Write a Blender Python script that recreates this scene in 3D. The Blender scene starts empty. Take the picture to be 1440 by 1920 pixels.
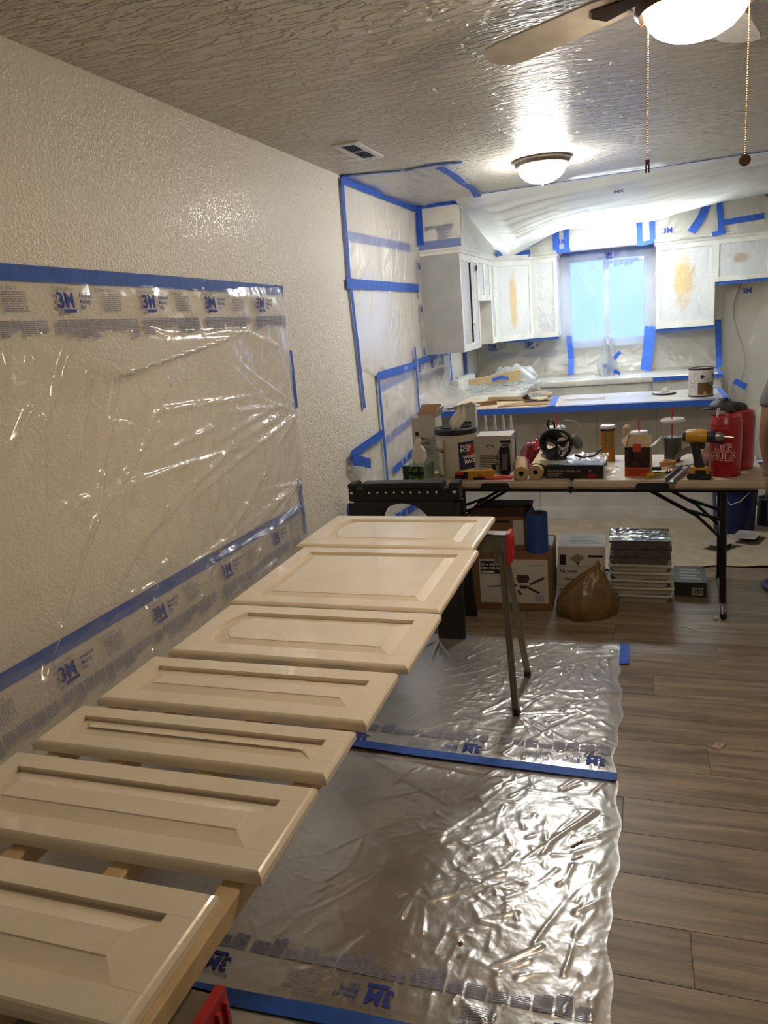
import bpy, bmesh, math, random
import numpy as np
from mathutils import Vector, Matrix

# ------------------------------------------------------------------ camera, world, exposure
SC = bpy.context.scene
COL = SC.collection
R_ = math.radians
yaw, pitch, roll = R_(19.492), R_(14.310), R_(-4.999)
fwd = Vector((-math.sin(yaw) * math.cos(pitch), math.cos(yaw) * math.cos(pitch), -math.sin(pitch)))
rgt = Vector((math.cos(yaw), math.sin(yaw), 0))
upv = rgt.cross(fwd)
cr, sr = math.cos(roll), math.sin(roll)
cx_, cy_ = rgt * cr + upv * sr, upv * cr - rgt * sr
cam = bpy.data.cameras.new('camera')
cam.sensor_fit = 'HORIZONTAL'
cam.sensor_width = 36.0
cam.lens = 1400.0 / 1440.0 * 36.0
cam.clip_start = 0.02
cam.clip_end = 100
camo = bpy.data.objects.new('camera', cam)
COL.objects.link(camo)
m3 = Matrix((cx_, cy_, -fwd)).transposed()
camo.matrix_world = Matrix.Translation((1.6, 0, 1.625)) @ m3.to_4x4()
SC.camera = camo
SC.cycles.use_light_tree = False
SC.cycles.max_bounces = 6
SC.cycles.diffuse_bounces = 4
SC.cycles.glossy_bounces = 2
SC.cycles.transmission_bounces = 3
SC.cycles.transparent_max_bounces = 10

W = bpy.data.worlds.new('dusk_sky')
SC.world = W
W.use_nodes = True
wb = W.node_tree.nodes['Background']
wb.inputs[0].default_value = (0.22, 0.38, 0.96, 1)
wb.inputs[1].default_value = 1.8
SC.view_settings.view_transform = 'Standard'
SC.view_settings.look = 'None'
SC.view_settings.gamma = 1.0
SC.view_settings.use_curve_mapping = False
SC.view_settings.exposure = 0.78
FAN_L, DOME_L, KITCHEN_L = 73.0, 68.0, 62.0        # radiance of the three lamps

# ------------------------------------------------------------------ helpers: materials
def lin(h):
    h = h.lstrip('#')
    o = []
    for i in (0, 2, 4):
        c = int(h[i:i + 2], 16) / 255
        o.append(c / 12.92 if c <= 0.04045 else ((c + 0.055) / 1.055) ** 2.4)
    return (*o, 1.0)

MATS = {}
def new_mat(name):
    m = bpy.data.materials.new(name)
    m.use_nodes = True
    n, l = m.node_tree.nodes, m.node_tree.links
    return m, n, l, n['Principled BSDF'], n['Material Output']

def coords(n, l, scale=(1, 1, 1), kind='Object'):
    tc = n.new('ShaderNodeTexCoord')
    mp = n.new('ShaderNodeMapping')
    mp.inputs['Scale'].default_value = scale
    l.new(tc.outputs[kind], mp.inputs['Vector'])
    return mp.outputs[0]

def noise(n, l, vec, scale, detail=3, rough=0.5, dist=0.0):
    t = n.new('ShaderNodeTexNoise')
    t.inputs['Scale'].default_value = scale
    t.inputs['Detail'].default_value = detail
    t.inputs['Roughness'].default_value = rough
    t.inputs['Distortion'].default_value = dist
    l.new(vec, t.inputs['Vector'])
    return t

def ramp(n, l, fac, stops):
    r = n.new('ShaderNodeValToRGB')
    e = r.color_ramp.elements
    while len(e) > 1:
        e.remove(e[-1])
    e[0].position, e[0].color = stops[0]
    for p, c in stops[1:]:
        x = e.new(p)
        x.color = c
    l.new(fac, r.inputs[0])
    return r

def bump(n, l, height, strength, dist, bs):
    b = n.new('ShaderNodeBump')
    b.inputs['Strength'].default_value = strength
    b.inputs['Distance'].default_value = dist
    l.new(height, b.inputs['Height'])
    l.new(b.outputs[0], bs.inputs['Normal'])
    return b

def mat(name, col, rough=0.5, metal=0.0, vary=0.0, vscale=8.0, bmp=0.0, bscale=60.0, spec=0.5, trans=0.0, ior=1.45, coat=0.0):
    """plain painted / plastic / metal surface with slight procedural mottling"""
    if name in MATS:
        return MATS[name]
    m, n, l, bs, out = new_mat(name)
    c = lin(col) if isinstance(col, str) else col
    bs.inputs['Roughness'].default_value = rough
    bs.inputs['Metallic'].default_value = metal
    bs.inputs['Specular IOR Level'].default_value = spec
    bs.inputs['Transmission Weight'].default_value = trans
    bs.inputs['IOR'].default_value = ior
    bs.inputs['Coat Weight'].default_value = coat
    v = coords(n, l)
    vary = vary or 0.04
    t = noise(n, l, v, vscale, 1)
    lo = tuple(max(0, x * (1 - vary * 2.2)) for x in c[:3]) + (1,)
    hi = tuple(min(1, x * (1 + vary * 1.6)) for x in c[:3]) + (1,)
    r = ramp(n, l, t.outputs['Fac'], [(0.3, lo), (0.7, hi)])
    l.new(r.outputs[0], bs.inputs['Base Color'])
    if bmp:
        t2 = noise(n, l, v, bscale, 2)
        bump(n, l, t2.outputs['Fac'], bmp, 0.01, bs)
    MATS[name] = m
    return m

def emis(name, col, strength):
    m, n, l, bs, out = new_mat(name)
    bs.inputs['Base Color'].default_value = (0.8, 0.8, 0.8, 1)
    bs.inputs['Emission Color'].default_value = col
    bs.inputs['Emission Strength'].default_value = strength
    MATS[name] = m
    return m

def film_mat(name, haze, gloss_r, bmp, bscale, tint=(1, 1, 1, 1), white=(0.86, 0.86, 0.86, 1), f0=0.05, graze=0.4, milky=0.0, transl=0.5, bdist=0.006, stretch=(1, 1, 1)):
    """thin plastic sheeting: mostly clear, some milky scatter, glossy creases"""
    m, n, l, bs, out = new_mat(name)
    n.remove(bs)
    tr = n.new('ShaderNodeBsdfTransparent')
    tr.inputs[0].default_value = tint
    df = n.new('ShaderNodeBsdfDiffuse')
    df.inputs[0].default_value = white
    tl = n.new('ShaderNodeBsdfTranslucent')
    tl.inputs[0].default_value = white
    gl = n.new('ShaderNodeBsdfGlossy')
    gl.inputs['Roughness'].default_value = gloss_r
    gl.inputs[0].default_value = (1, 1, 1, 1)
    v = coords(n, l, stretch)
    t = noise(n, l, v, bscale * 0.4, 2, 0.7, 0.0)
    b = n.new('ShaderNodeBump')
    b.inputs['Strength'].default_value = bmp
    b.inputs['Distance'].default_value = bdist
    l.new(t.outputs['Fac'], b.inputs['Height'])
    lw = n.new('ShaderNodeLayerWeight'); lw.inputs['Blend'].default_value = 0.5
    pw = n.new('ShaderNodeMath'); pw.operation = 'POWER'; pw.inputs[1].default_value = 3.0
    l.new(lw.outputs['Facing'], pw.inputs[0])
    fr = n.new('ShaderNodeMath'); fr.operation = 'MULTIPLY_ADD'; fr.use_clamp = True
    fr.inputs[1].default_value = graze; fr.inputs[2].default_value = f0
    l.new(pw.outputs[0], fr.inputs[0])
    for s in (gl, df):
        l.new(b.outputs[0], s.inputs['Normal'])
    m1 = n.new('ShaderNodeMixShader'); m1.inputs[0].default_value = transl
    l.new(df.outputs[0], m1.inputs[1]); l.new(tl.outputs[0], m1.inputs[2])
    m2 = n.new('ShaderNodeMixShader')
    hz = n.new('ShaderNodeMath'); hz.operation = 'MULTIPLY_ADD'; hz.use_clamp = True
    hz.inputs[1].default_value = milky; hz.inputs[2].default_value = haze
    l.new(pw.outputs[0], hz.inputs[0]); l.new(hz.outputs[0], m2.inputs[0])     # obliquely seen film looks milkier
    l.new(tr.outputs[0], m2.inputs[1]); l.new(m1.outputs[0], m2.inputs[2])
    m4 = n.new('ShaderNodeMixShader')
    l.new(fr.outputs[0], m4.inputs[0]); l.new(m2.outputs[0], m4.inputs[1]); l.new(gl.outputs[0], m4.inputs[2])
    l.new(m4.outputs[0], out.inputs[0])
    MATS[name] = m
    return m

def clear_mat(name, col, alpha, rough=0.08):
    """clear thin plastic or glass"""
    m, n, l, bs, out = new_mat(name)
    n.remove(bs)
    tr = n.new('ShaderNodeBsdfTransparent'); tr.inputs[0].default_value = col
    gl = n.new('ShaderNodeBsdfGlossy'); gl.inputs['Roughness'].default_value = rough
    df = n.new('ShaderNodeBsdfDiffuse'); df.inputs[0].default_value = (0.8, 0.8, 0.8, 1)
    lw = n.new('ShaderNodeLayerWeight'); lw.inputs['Blend'].default_value = 0.5
    fr = n.new('ShaderNodeMath'); fr.operation = 'MULTIPLY_ADD'; fr.use_clamp = True
    fr.inputs[1].default_value = 0.4; fr.inputs[2].default_value = 0.04
    pw = n.new('ShaderNodeMath'); pw.operation = 'POWER'; pw.inputs[1].default_value = 4.0
    l.new(lw.outputs['Facing'], pw.inputs[0]); l.new(pw.outputs[0], fr.inputs[0])
    m1 = n.new('ShaderNodeMixShader'); m1.inputs[0].default_value = alpha
    l.new(tr.outputs[0], m1.inputs[1]); l.new(df.outputs[0], m1.inputs[2])
    m2 = n.new('ShaderNodeMixShader')
    l.new(fr.outputs[0], m2.inputs[0]); l.new(m1.outputs[0], m2.inputs[1]); l.new(gl.outputs[0], m2.inputs[2])
    l.new(m2.outputs[0], out.inputs[0])
    MATS[name] = m
    return m

# ------------------------------------------------------------------ helpers: geometry
class MB:
    """collects shapes of ONE part"""
    def __init__(s):
        s.v, s.f = [], []
    def add(s, vs, fs):
        o = len(s.v)
        s.v += [tuple(p) for p in vs]
        s.f += [tuple(i + o for i in f) for f in fs]
        return s
    def box(s, x0, x1, y0, y1, z0, z1):
        vs = [(x0, y0, z0), (x1, y0, z0), (x1, y1, z0), (x0, y1, z0), (x0, y0, z1), (x1, y0, z1), (x1, y1, z1), (x0, y1, z1)]
        return s.add(vs, [(0, 3, 2, 1), (4, 5, 6, 7), (0, 1, 5, 4), (1, 2, 6, 5), (2, 3, 7, 6), (3, 0, 4, 7)])
    def hexa(s, p):
        return s.add(p, [(0, 3, 2, 1), (4, 5, 6, 7), (0, 1, 5, 4), (1, 2, 6, 5), (2, 3, 7, 6), (3, 0, 4, 7)])
    def bar(s, a, b, w, h, up=(0, 0, 1)):
        a, b = Vector(a), Vector(b)
        d = (b - a).normalized()
        sd = d.cross(Vector(up))
        if sd.length < 1e-4:
            sd = d.cross(Vector((0, 1, 0)))
        sd.normalize()
        u = sd.cross(d)
        sd, u = sd * w / 2, u * h / 2
        return s.hexa([a - sd - u, a + sd - u, b + sd - u, b - sd - u, a - sd + u, a + sd + u, b + sd + u, b - sd + u])
    def prism(s, pts, a, b):
        """polygon pts (list of 3-vectors) swept by vector from offset a to offset b"""
        n = len(pts); a, b = Vector(a), Vector(b)
        vs = [Vector(p) + a for p in pts] + [Vector(p) + b for p in pts]
        fs = [tuple(reversed(range(n))), tuple(range(n, 2 * n))]
        fs += [(i, (i + 1) % n, n + (i + 1) % n, n + i) for i in range(n)]
        return s.add(vs, fs)
    def lathe(s, prof, n=28, c=(0, 0, 0), a0=0.0, a1=None, axis='z'):
        full = a1 is None
        a1 = a0 + 2 * math.pi if full else a1
        k = n if full else n + 1
        vs, fs = [], []
        for r, z in prof:
            for i in range(k):
                t = a0 + (a1 - a0) * i / n
                p = (r * math.cos(t), r * math.sin(t), z)
                if axis == 'y': p = (p[0], p[2], p[1])
                if axis == 'x': p = (p[2], p[0], p[1])
                vs.append((c[0] + p[0], c[1] + p[1], c[2] + p[2]))
        for j in range(len(prof) - 1):
            for i in range(n):
                i2 = (i + 1) % k if full else i + 1
                q = (j * k + i, j * k + i2, (j + 1) * k + i2, (j + 1) * k + i)
                fs.append(q if axis != 'y' else q[::-1])
        return s.add(vs, fs)
    def tube(s, pts, r, n=8, cap=True, radii=None):
        pts = [Vector(p) for p in pts]
        vs, fs = [], []
        prev = None
        for i, p in enumerate(pts):
            d = (pts[min(i + 1, len(pts) - 1)] - pts[max(i - 1, 0)]).normalized()
            ref = prev if prev is not None else (Vector((0, 0, 1)) if abs(d.z) < 0.9 else Vector((1, 0, 0)))
            u = (ref - d * ref.dot(d))
            if u.length < 1e-5:
                u = d.orthogonal()
            u.normalize()
            w = d.cross(u)
            prev = u
            rr = radii[i] if radii else r
            for k in range(n):
                t = 2 * math.pi * k / n
                vs.append(p + (u * math.cos(t) + w * math.sin(t)) * rr)
        for i in range(len(pts) - 1):
            for k in range(n):
                fs.append((i * n + k, i * n + (k + 1) % n, (i + 1) * n + (k + 1) % n, (i + 1) * n + k))
        if cap:
            fs.append(tuple(reversed(range(n))))
            fs.append(tuple(range((len(pts) - 1) * n, len(pts) * n)))
        return s.add(vs, fs)
    def grid(s, P):
        """P array (rows, cols, 3)"""
        r, c = P.shape[:2]
        o = len(s.v)
        s.v += [tuple(map(float, p)) for p in P.reshape(-1, 3)]
        s.f += [(o + j * c + i, o + j * c + i + 1, o + (j + 1) * c + i + 1, o + (j + 1) * c + i) for j in range(r - 1) for i in range(c - 1)]
        return s
    def rot(s, M, t=(0, 0, 0)):
        t = Vector(t)
        s.v = [tuple(M @ Vector(p) + t) for p in s.v]
        return s

def link(o, parent=None):
    COL.objects.link(o)
    if parent is not None:
        o.parent = parent
    return o

def part(name, mb, m, parent=None, smooth=None, bevel=0, segs=2, world=False, label=None, recalc=True):
    me = bpy.data.meshes.new(name)
    vs = mb.v
    if world and parent is not None:
        inv = parent.matrix_basis.inverted()
        vs = [tuple(inv @ Vector(p)) for p in vs]
    me.from_pydata(vs, [], mb.f)
    if bevel or recalc:
        bm = bmesh.new()
        bm.from_mesh(me)
        if recalc:
            bmesh.ops.recalc_face_normals(bm, faces=bm.faces)
        if bevel:
            es = [e for e in bm.edges if len(e.link_faces) == 2 and e.calc_face_angle(0) > 0.6]
            bmesh.ops.bevel(bm, geom=es, offset=bevel, segments=segs, affect='EDGES', clamp_overlap=True)
        bm.to_mesh(me)
        bm.free()
    if m is not None:
        me.materials.append(MATS[m] if isinstance(m, str) else m)
    if smooth is not None:
        me.shade_smooth()
        if smooth < 170:
            me.set_sharp_from_angle(angle=R_(smooth))
    o = bpy.data.objects.new(name, me)
    link(o, parent)
    if label:
        o['label'] = label
    if name in ('fine_print', 'barcode', 'printing', 'ruler_marks', 'lettering', 'red_lettering'):
        o['kind'] = 'stuff'
    return o

def thing(name, label, cat, loc=(0, 0, 0), rz=0.0, group=None):
    o = bpy.data.objects.new(name, None)
    o.empty_display_size = 0.05
    o.location = loc
    o.rotation_euler = (0, 0, rz)
    link(o)
    tag(o, label, cat, group)
    bpy_set_basis(o)
    return o

def bpy_set_basis(o):
    o.matrix_basis = Matrix.Translation(o.location) @ o.rotation_euler.to_matrix().to_4x4()

def tag(o, label, cat, group=None):
    o['label'] = label
    o['category'] = cat
    if group:
        o['group'] = group
    return o

def struct(name, mb, m, label=None, parent=None, **k):
    o = part(name, mb, m, parent, **k)
    if parent is None:
        o['kind'] = 'structure'
    if label:
        o['label'] = label
    return o

# ---- lettering
_tc = {}
def text_geo(s, bold=0.0, shear=0.0):
    key = (s, bold, shear)
    if key in _tc:
        return _tc[key]
    cu = bpy.data.curves.new('lettering', 'FONT')
    cu.body = s
    cu.size = 1.0
    cu.offset = bold
    cu.shear = shear
    cu.resolution_u = 2
    o = bpy.data.objects.new('lettering', cu)
    COL.objects.link(o)
    dg = bpy.context.evaluated_depsgraph_get()
    me = o.evaluated_get(dg).to_mesh()
    vs = [(v.co.x, v.co.y) for v in me.vertices]
    fs = [tuple(p.vertices) for p in me.polygons]
    o.evaluated_get(dg).to_mesh_clear()
    bpy.data.objects.remove(o)
    bpy.data.curves.remove(cu)
    w = max([v[0] for v in vs] or [0])
    _tc[key] = (vs, fs, w)
    return _tc[key]

def text_on(mb, s, fn, x, y, size, bold=0.0, shear=0.0, align='l', sx=1.0):
    """lay text with baseline start (x,y) through fn(x,y)->3d point"""
    vs, fs, w = text_geo(s, bold, shear)
    dx = x - (w * size * sx * (0.5 if align == 'c' else 1.0 if align == 'r' else 0.0))
    mb.add([fn(dx + a * size * sx, y + b * size) for a, b in vs], fs)
    return w * size * sx

def rect_on(mb, fn, x0, x1, y0, y1, n=1):
    xs = [x0 + (x1 - x0) * i / n for i in range(n + 1)]
    vs = [fn(x, y0) for x in xs] + [fn(x, y1) for x in xs]
    mb.add(vs, [(i, i + 1, n + 2 + i, n + 1 + i) for i in range(n)])

def plane_fn(o, ux, uy, off=0.0008):
    o, ux, uy = Vector(o), Vector(ux).normalized(), Vector(uy).normalized()
    nn = ux.cross(uy)
    return lambda x, y: tuple(o + ux * x + uy * y + nn * off)

# ---- wrinkled sheets
def vnoise(U, V, cell, rng):
    """smooth value noise in 0..1 on coordinate arrays"""
    u, v = U / cell, V / cell
    u = u - u.min() + 1; v = v - v.min() + 1
    L = rng.random((int(v.max()) + 4, int(u.max()) + 4))
    i, j = u.astype(int), v.astype(int)
    a, b = u - i, v - j
    a, b = a * a * (3 - 2 * a), b * b * (3 - 2 * b)
    return (L[j, i] * (1 - a) + L[j, i + 1] * a) * (1 - b) + (L[j + 1, i] * (1 - a) + L[j + 1, i + 1] * a) * b

def ridges(U, V, segs):
    """segs rows: u0,v0,u1,v1,width,height - a crease fading out along its length"""
    D = np.zeros_like(U)
    for u0, v0, u1, v1, w, h in segs:
        du, dv = u1 - u0, v1 - v0
        L2 = du * du + dv * dv + 1e-9
        t = np.clip(((U - u0) * du + (V - v0) * dv) / L2, 0, 1)
        d2 = (U - u0 - t * du) ** 2 + (V - v0 - t * dv) ** 2
        D = np.maximum(D, h * np.exp(-d2 / (w * w)) * (1 - 0.75 * t))
    return D

def crinkle(U, V, rng, count, lmin, lmax, wmin, wmax, hmin, hmax, bias=None, spread=math.pi):
    segs = []
    u0, u1, v0, v1 = U.min(), U.max(), V.min(), V.max()
    for _ in range(count):
        a = (bias or 0) + (rng.random() - 0.5) * 2 * spread
        L = lmin + rng.random() * (lmax - lmin)
        u, v = u0 + rng.random() * (u1 - u0), v0 + rng.random() * (v1 - v0)
        du, dv = L * math.cos(a), L * math.sin(a)
        k = rng.random()
        mu, mv = u + du * 0.5 - dv * 0.15 * (k - 0.5), v + dv * 0.5 + du * 0.15 * (k - 0.5)
        w, h = wmin + rng.random() * (wmax - wmin), hmin + rng.random() * (hmax - hmin)
        segs.append((u, v, mu, mv, w, h))
        segs.append((mu, mv, u + du, v + dv, w, h * 0.5))
    return ridges(U, V, segs)

class Sheet:
    """a film sheet: base(u,v) surface + displacement along n, sampled on a grid"""
    def __init__(s, base, n, u0, u1, v0, v1, step, disp=None, edge=None, lift=0.003):
        nu, nv = max(2, int((u1 - u0) / step)), max(2, int((v1 - v0) / step))
        s.us, s.vs = np.linspace(u0, u1, nu + 1), np.linspace(v0, v1, nv + 1)
        s.U, s.V = np.meshgrid(s.us, s.vs)
        s.base, s.n = base, np.array(n, float)
        D = disp(s.U, s.V) if disp else np.zeros_like(s.U)
        s.D = D + lift
        U, V = s.U.copy(), s.V
        if edge:
            U, V = edge(U, V)
        s.P = base(U, V) + s.D[..., None] * s.n
    def at(s, u, v, off=0.0012):
        i = min(max((u - s.us[0]) / (s.us[-1] - s.us[0]) * (len(s.us) - 1), 0), len(s.us) - 1.001)
        j = min(max((v - s.vs[0]) / (s.vs[-1] - s.vs[0]) * (len(s.vs) - 1), 0), len(s.vs) - 1.001)
        a, b = int(i), int(j); x, y = i - a, j - b
        d = (s.D[b, a] * (1 - x) + s.D[b, a + 1] * x) * (1 - y) + (s.D[b + 1, a] * (1 - x) + s.D[b + 1, a + 1] * x) * y
        p = s.base(np.array([[u]]), np.array([[v]]))[0, 0] + s.n * (d + off)
        return tuple(map(float, p))
    def mb(s):
        return MB().grid(s.P)

def plane_base(o, ux, uy):
    o, ux, uy = (np.array(q, float) for q in (o, ux, uy))
    return lambda U, V: o + U[..., None] * ux + V[..., None] * uy

def tape(parent, pts, n, w=0.048, m='blue_tape', off=0.004, name='tape_strip', world=True, jag=True):
    """a strip of tape along pts on a surface with normal n"""
    n = Vector(n).normalized()
    pts = [Vector(p) for p in pts]
    q = []
    for a, b in zip(pts[:-1], pts[1:]):
        k = max(1, int((b - a).length / 0.08))
        q += [a.lerp(b, i / k) for i in range(k)]
    q.append(pts[-1])
    mb = MB()
    vs, fs = [], []
    for i, p in enumerate(q):
        d = (q[min(i + 1, len(q) - 1)] - q[max(i - 1, 0)]).normalized()
        sd = n.cross(d).normalized() * w / 2
        j = d * (0.004 * math.sin(i * 7.1 + p.x * 31 + p.z * 17)) if jag and i in (0, len(q) - 1) else Vector()
        wob = 0.0007 * math.sin(i * 1.7 + p.y * 9)
        for t in (off - 0.0012, off + wob):
            vs += [p - sd + n * t - j, p + sd + n * t + j]
    for i in range(len(q) - 1):
        a, b = 4 * i, 4 * i + 4
        fs += [(a + 2, b + 2, b + 3, a + 3), (a, a + 1, b + 1, b), (a, b, b + 2, a + 2), (a + 1, a + 3, b + 3, b + 1)]
    e = 4 * (len(q) - 1)
    fs += [(0, 2, 3, 1), (e, e + 1, e + 3, e + 2)]
    mb.add(vs, fs)
    return part(name, mb, m, parent, world=world)

def film_print(fn, s0, s1, k=1.0, period=0.40, logo=True, blocks=True, seed=1, parent=None):
    """printed header band of the masking film, laid through fn(s,t); t=0 top edge of the band, downwards negative"""
    rg = random.Random(seed)
    grey = MB()
    s = s0
    while s < s1 - 0.03:
        blue = MB()
        def fit(w): return s + w * k <= s1
        if logo:
            for q in (0.0, 0.19):
                if fit(q + 0.12):
                    text_on(grey, '72 in/po 1,82 m', fn, s + q * k, -0.017 * k, 0.016 * k, 0.004, sx=0.85)
            if fit(0.10):
                text_on(blue, '3M', fn, s + 0.012 * k, -0.066 * k, 0.062 * k, 0.028, sx=0.92)
                rect_on(blue, fn, s + 0.03 * k, s + 0.088 * k, -0.080 * k, -0.070 * k)
            if fit(0.20):
                for i, wd in enumerate(('Advanced', 'Masking', 'Film')):
                    text_on(blue, wd, fn, s + 0.105 * k, (-0.036 - 0.017 * i) * k, 0.0175 * k, 0.014, sx=0.9)
            if fit(0.31):
                for i in range(9):
                    y = (-0.026 - 0.0062 * i) * k
                    x = s + (0.215 + 0.008 * rg.random()) * k
                    xe = s + 0.305 * k
                    while x < xe:
                        w = (0.006 + 0.016 * rg.random()) * k
                        rect_on(grey, fn, x, min(xe, x + w), y, y + 0.0026 * k)
                        x += w + 0.003 * k
        if blocks:
            x = s
            while x < min(s1, s + period * k) - 0.05 * k:
                w = (0.036 + 0.016 * rg.random()) * k
                rows = rg.randint(6, 11)
                for i in range(rows):
                    y = (-0.104 - 0.0055 * i) * k
                    rect_on(grey, fn, x, x + w * (1 if i < rows - 1 else rg.random()), y, y + 0.0036 * k)
                x += w + 0.006 * k
        if blue.f:
            part('printed_logo', blue, 'print_blue', parent, world=True, recalc=False)
        s += period * k
    if grey.f:
        part('fine_print', grey, 'print_grey', parent, world=True, recalc=False)['kind'] = 'stuff'

# ------------------------------------------------------------------ materials of the place
def wall_paint():
    m, n, l, bs, out = new_mat('wall_paint')
    bs.inputs['Base Color'].default_value = lin('#e2dccf')
    bs.inputs['Roughness'].default_value = 0.28
    v = coords(n, l)
    t = noise(n, l, v, 75, 2, 0.6, 0.0)
    r = ramp(n, l, t.outputs['Fac'], [(0.38, (0, 0, 0, 1)), (0.62, (1, 1, 1, 1))])
    bump(n, l, r.outputs[0], 0.5, 0.0035, bs)
    MATS['wall_paint'] = m
def ceiling_paint():
    m, n, l, bs, out = new_mat('ceiling_paint')
    bs.inputs['Base Color'].default_value = lin('#d9d4c8')
    bs.inputs['Roughness'].default_value = 0.40
    bs.inputs['Specular IOR Level'].default_value = 0.4
    v = coords(n, l)
    # brushed "slap" texture: short streaks whose direction changes from patch to patch
    big = noise(n, l, v, 5.0, 1, 0.5)
    prev = None
    for i, ang in enumerate((15, 105)):
        mp = n.new('ShaderNodeMapping')
        mp.inputs['Rotation'].default_value = (0, 0, R_(ang))
        mp.inputs['Scale'].default_value = (1, 3.4, 1)
        l.new(v, mp.inputs['Vector'])
        t = noise(n, l, mp.outputs[0], 9, 2, 0.6, 0.9)
        if prev is None:
            prev = t.outputs['Fac']
            continue
        mk_ = ramp(n, l, big.outputs['Fac'], [(0.46, (0, 0, 0, 1)), (0.54, (1, 1, 1, 1))])
        mx = n.new('ShaderNodeMix'); mx.data_type = 'FLOAT'
        l.new(mk_.outputs[0], mx.inputs[0]); l.new(prev, mx.inputs[2]); l.new(t.outputs['Fac'], mx.inputs[3])
        prev = mx.outputs[0]
    r = ramp(n, l, prev, [(0.44, (0, 0, 0, 1)), (0.56, (1, 1, 1, 1))])
    bump(n, l, r.outputs[0], 1.0, 0.013, bs)
    MATS['ceiling_paint'] = m
def plank_mat():
    m, n, l, bs, out = new_mat('plank')
    oi = n.new('ShaderNodeObjectInfo')
    tc = n.new('ShaderNodeTexCoord')
    mp = n.new('ShaderNodeMapping'); mp.inputs['Scale'].default_value = (1.0, 11, 1)
    ad = n.new('ShaderNodeVectorMath'); ad.operation = 'ADD'
    mu = n.new('ShaderNodeMath'); mu.operation = 'MULTIPLY'; mu.inputs[1].default_value = 37.0
    l.new(oi.outputs['Random'], mu.inputs[0]); l.new(tc.outputs['Object'], ad.inputs[0]); l.new(mu.outputs[0], ad.inputs[1])
    l.new(ad.outputs[0], mp.inputs['Vector'])
    t = noise(n, l, mp.outputs[0], 2.2, 4, 0.62, 0.7)
    mp2 = n.new('ShaderNodeMapping'); mp2.inputs['Scale'].default_value = (1.5, 60, 1)
    l.new(ad.outputs[0], mp2.inputs['Vector'])
    t2 = noise(n, l, mp2.outputs[0], 3.0, 3, 0.6, 0.2)
    r = ramp(n, l, t.outputs['Fac'], [(0.22, lin('#4e4338')), (0.45, lin('#75685a')), (0.58, lin('#897c6c')), (0.8, lin('#9c8e7c'))])
    mx = n.new('ShaderNodeMix'); mx.data_type = 'RGBA'; mx.blend_type = 'MULTIPLY'; mx.inputs[0].default_value = 0.55
    r2 = ramp(n, l, t2.outputs['Fac'], [(0.3, (0.62, 0.6, 0.57, 1)), (0.65, (1, 1, 1, 1))])
    l.new(r.outputs[0], mx.inputs[6]); l.new(r2.outputs[0], mx.inputs[7])
    mx2 = n.new('ShaderNodeMix'); mx2.data_type = 'RGBA'; mx2.blend_type = 'MULTIPLY'; mx2.inputs[0].default_value = 1.0
    r3 = ramp(n, l, oi.outputs['Random'], [(0.0, (0.74, 0.72, 0.70, 1)), (1.0, (1.12, 1.1, 1.06, 1))])
    l.new(mx.outputs[2], mx2.inputs[6]); l.new(r3.outputs[0], mx2.inputs[7])
    l.new(mx2.outputs[2], bs.inputs['Base Color'])
    bs.inputs['Roughness'].default_value = 0.42
    bump(n, l, t2.outputs['Fac'], 0.15, 0.002, bs)
    MATS['plank'] = m
wall_paint(); ceiling_paint(); plank_mat()
mat('cabinet_paint', '#e6e4de', 0.35)
mat('door_paint', '#ebe0cd', 0.24, vary=0.015, bmp=0.04, bscale=140, coat=0.5)
mat('half_wall_paint', '#bfbeb9', 0.5)
mat('side_panel_shaded', '#a6a6a3', 0.4)  # shade put into the colour: this panel faces away from the kitchen light
mat('baseboard_paint', '#c8c8c4', 0.4)
mat('counter_top', '#d6cfbf', 0.4)
mat('white_vinyl', '#e8eaee', 0.4)
mat('joint', '#5c5247', 0.8)
mat('blue_tape', '#2657b8', 0.55, vary=0.06, vscale=30, bmp=0.1, bscale=200)
mat('print_blue', '#2b3f9c', 0.6)
mat('print_grey', '#8a8da6', 0.7)
film_mat('film_wall', 0.10, 0.18, 0.5, 34, f0=0.05, graze=0.3, milky=0.9)
film_mat('film_floor', 0.18, 0.30, 0.3, 60, f0=0.30, graze=0.5, white=(0.72, 0.70, 0.66, 1), transl=0.1)
film_mat('film_kitchen', 0.34, 0.22, 0.5, 26, milky=0.4, white=(0.9, 0.9, 0.9, 1))
film_mat('film_ceiling', 1.0, 0.25, 0.4, 10, f0=0.04, graze=0.2, stretch=(0.6, 3, 1), white=(0.93, 0.93, 0.91, 1), transl=0.6)
film_mat('film_window', 0.30, 0.3, 0.35, 18, tint=(0.92, 0.95, 1, 1), transl=0.75)
film_mat('film_bag', 0.38, 0.12, 0.5, 60)
film_mat('shrink_wrap', 0.06, 0.06, 0.7, 45, f0=0.08)

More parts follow.
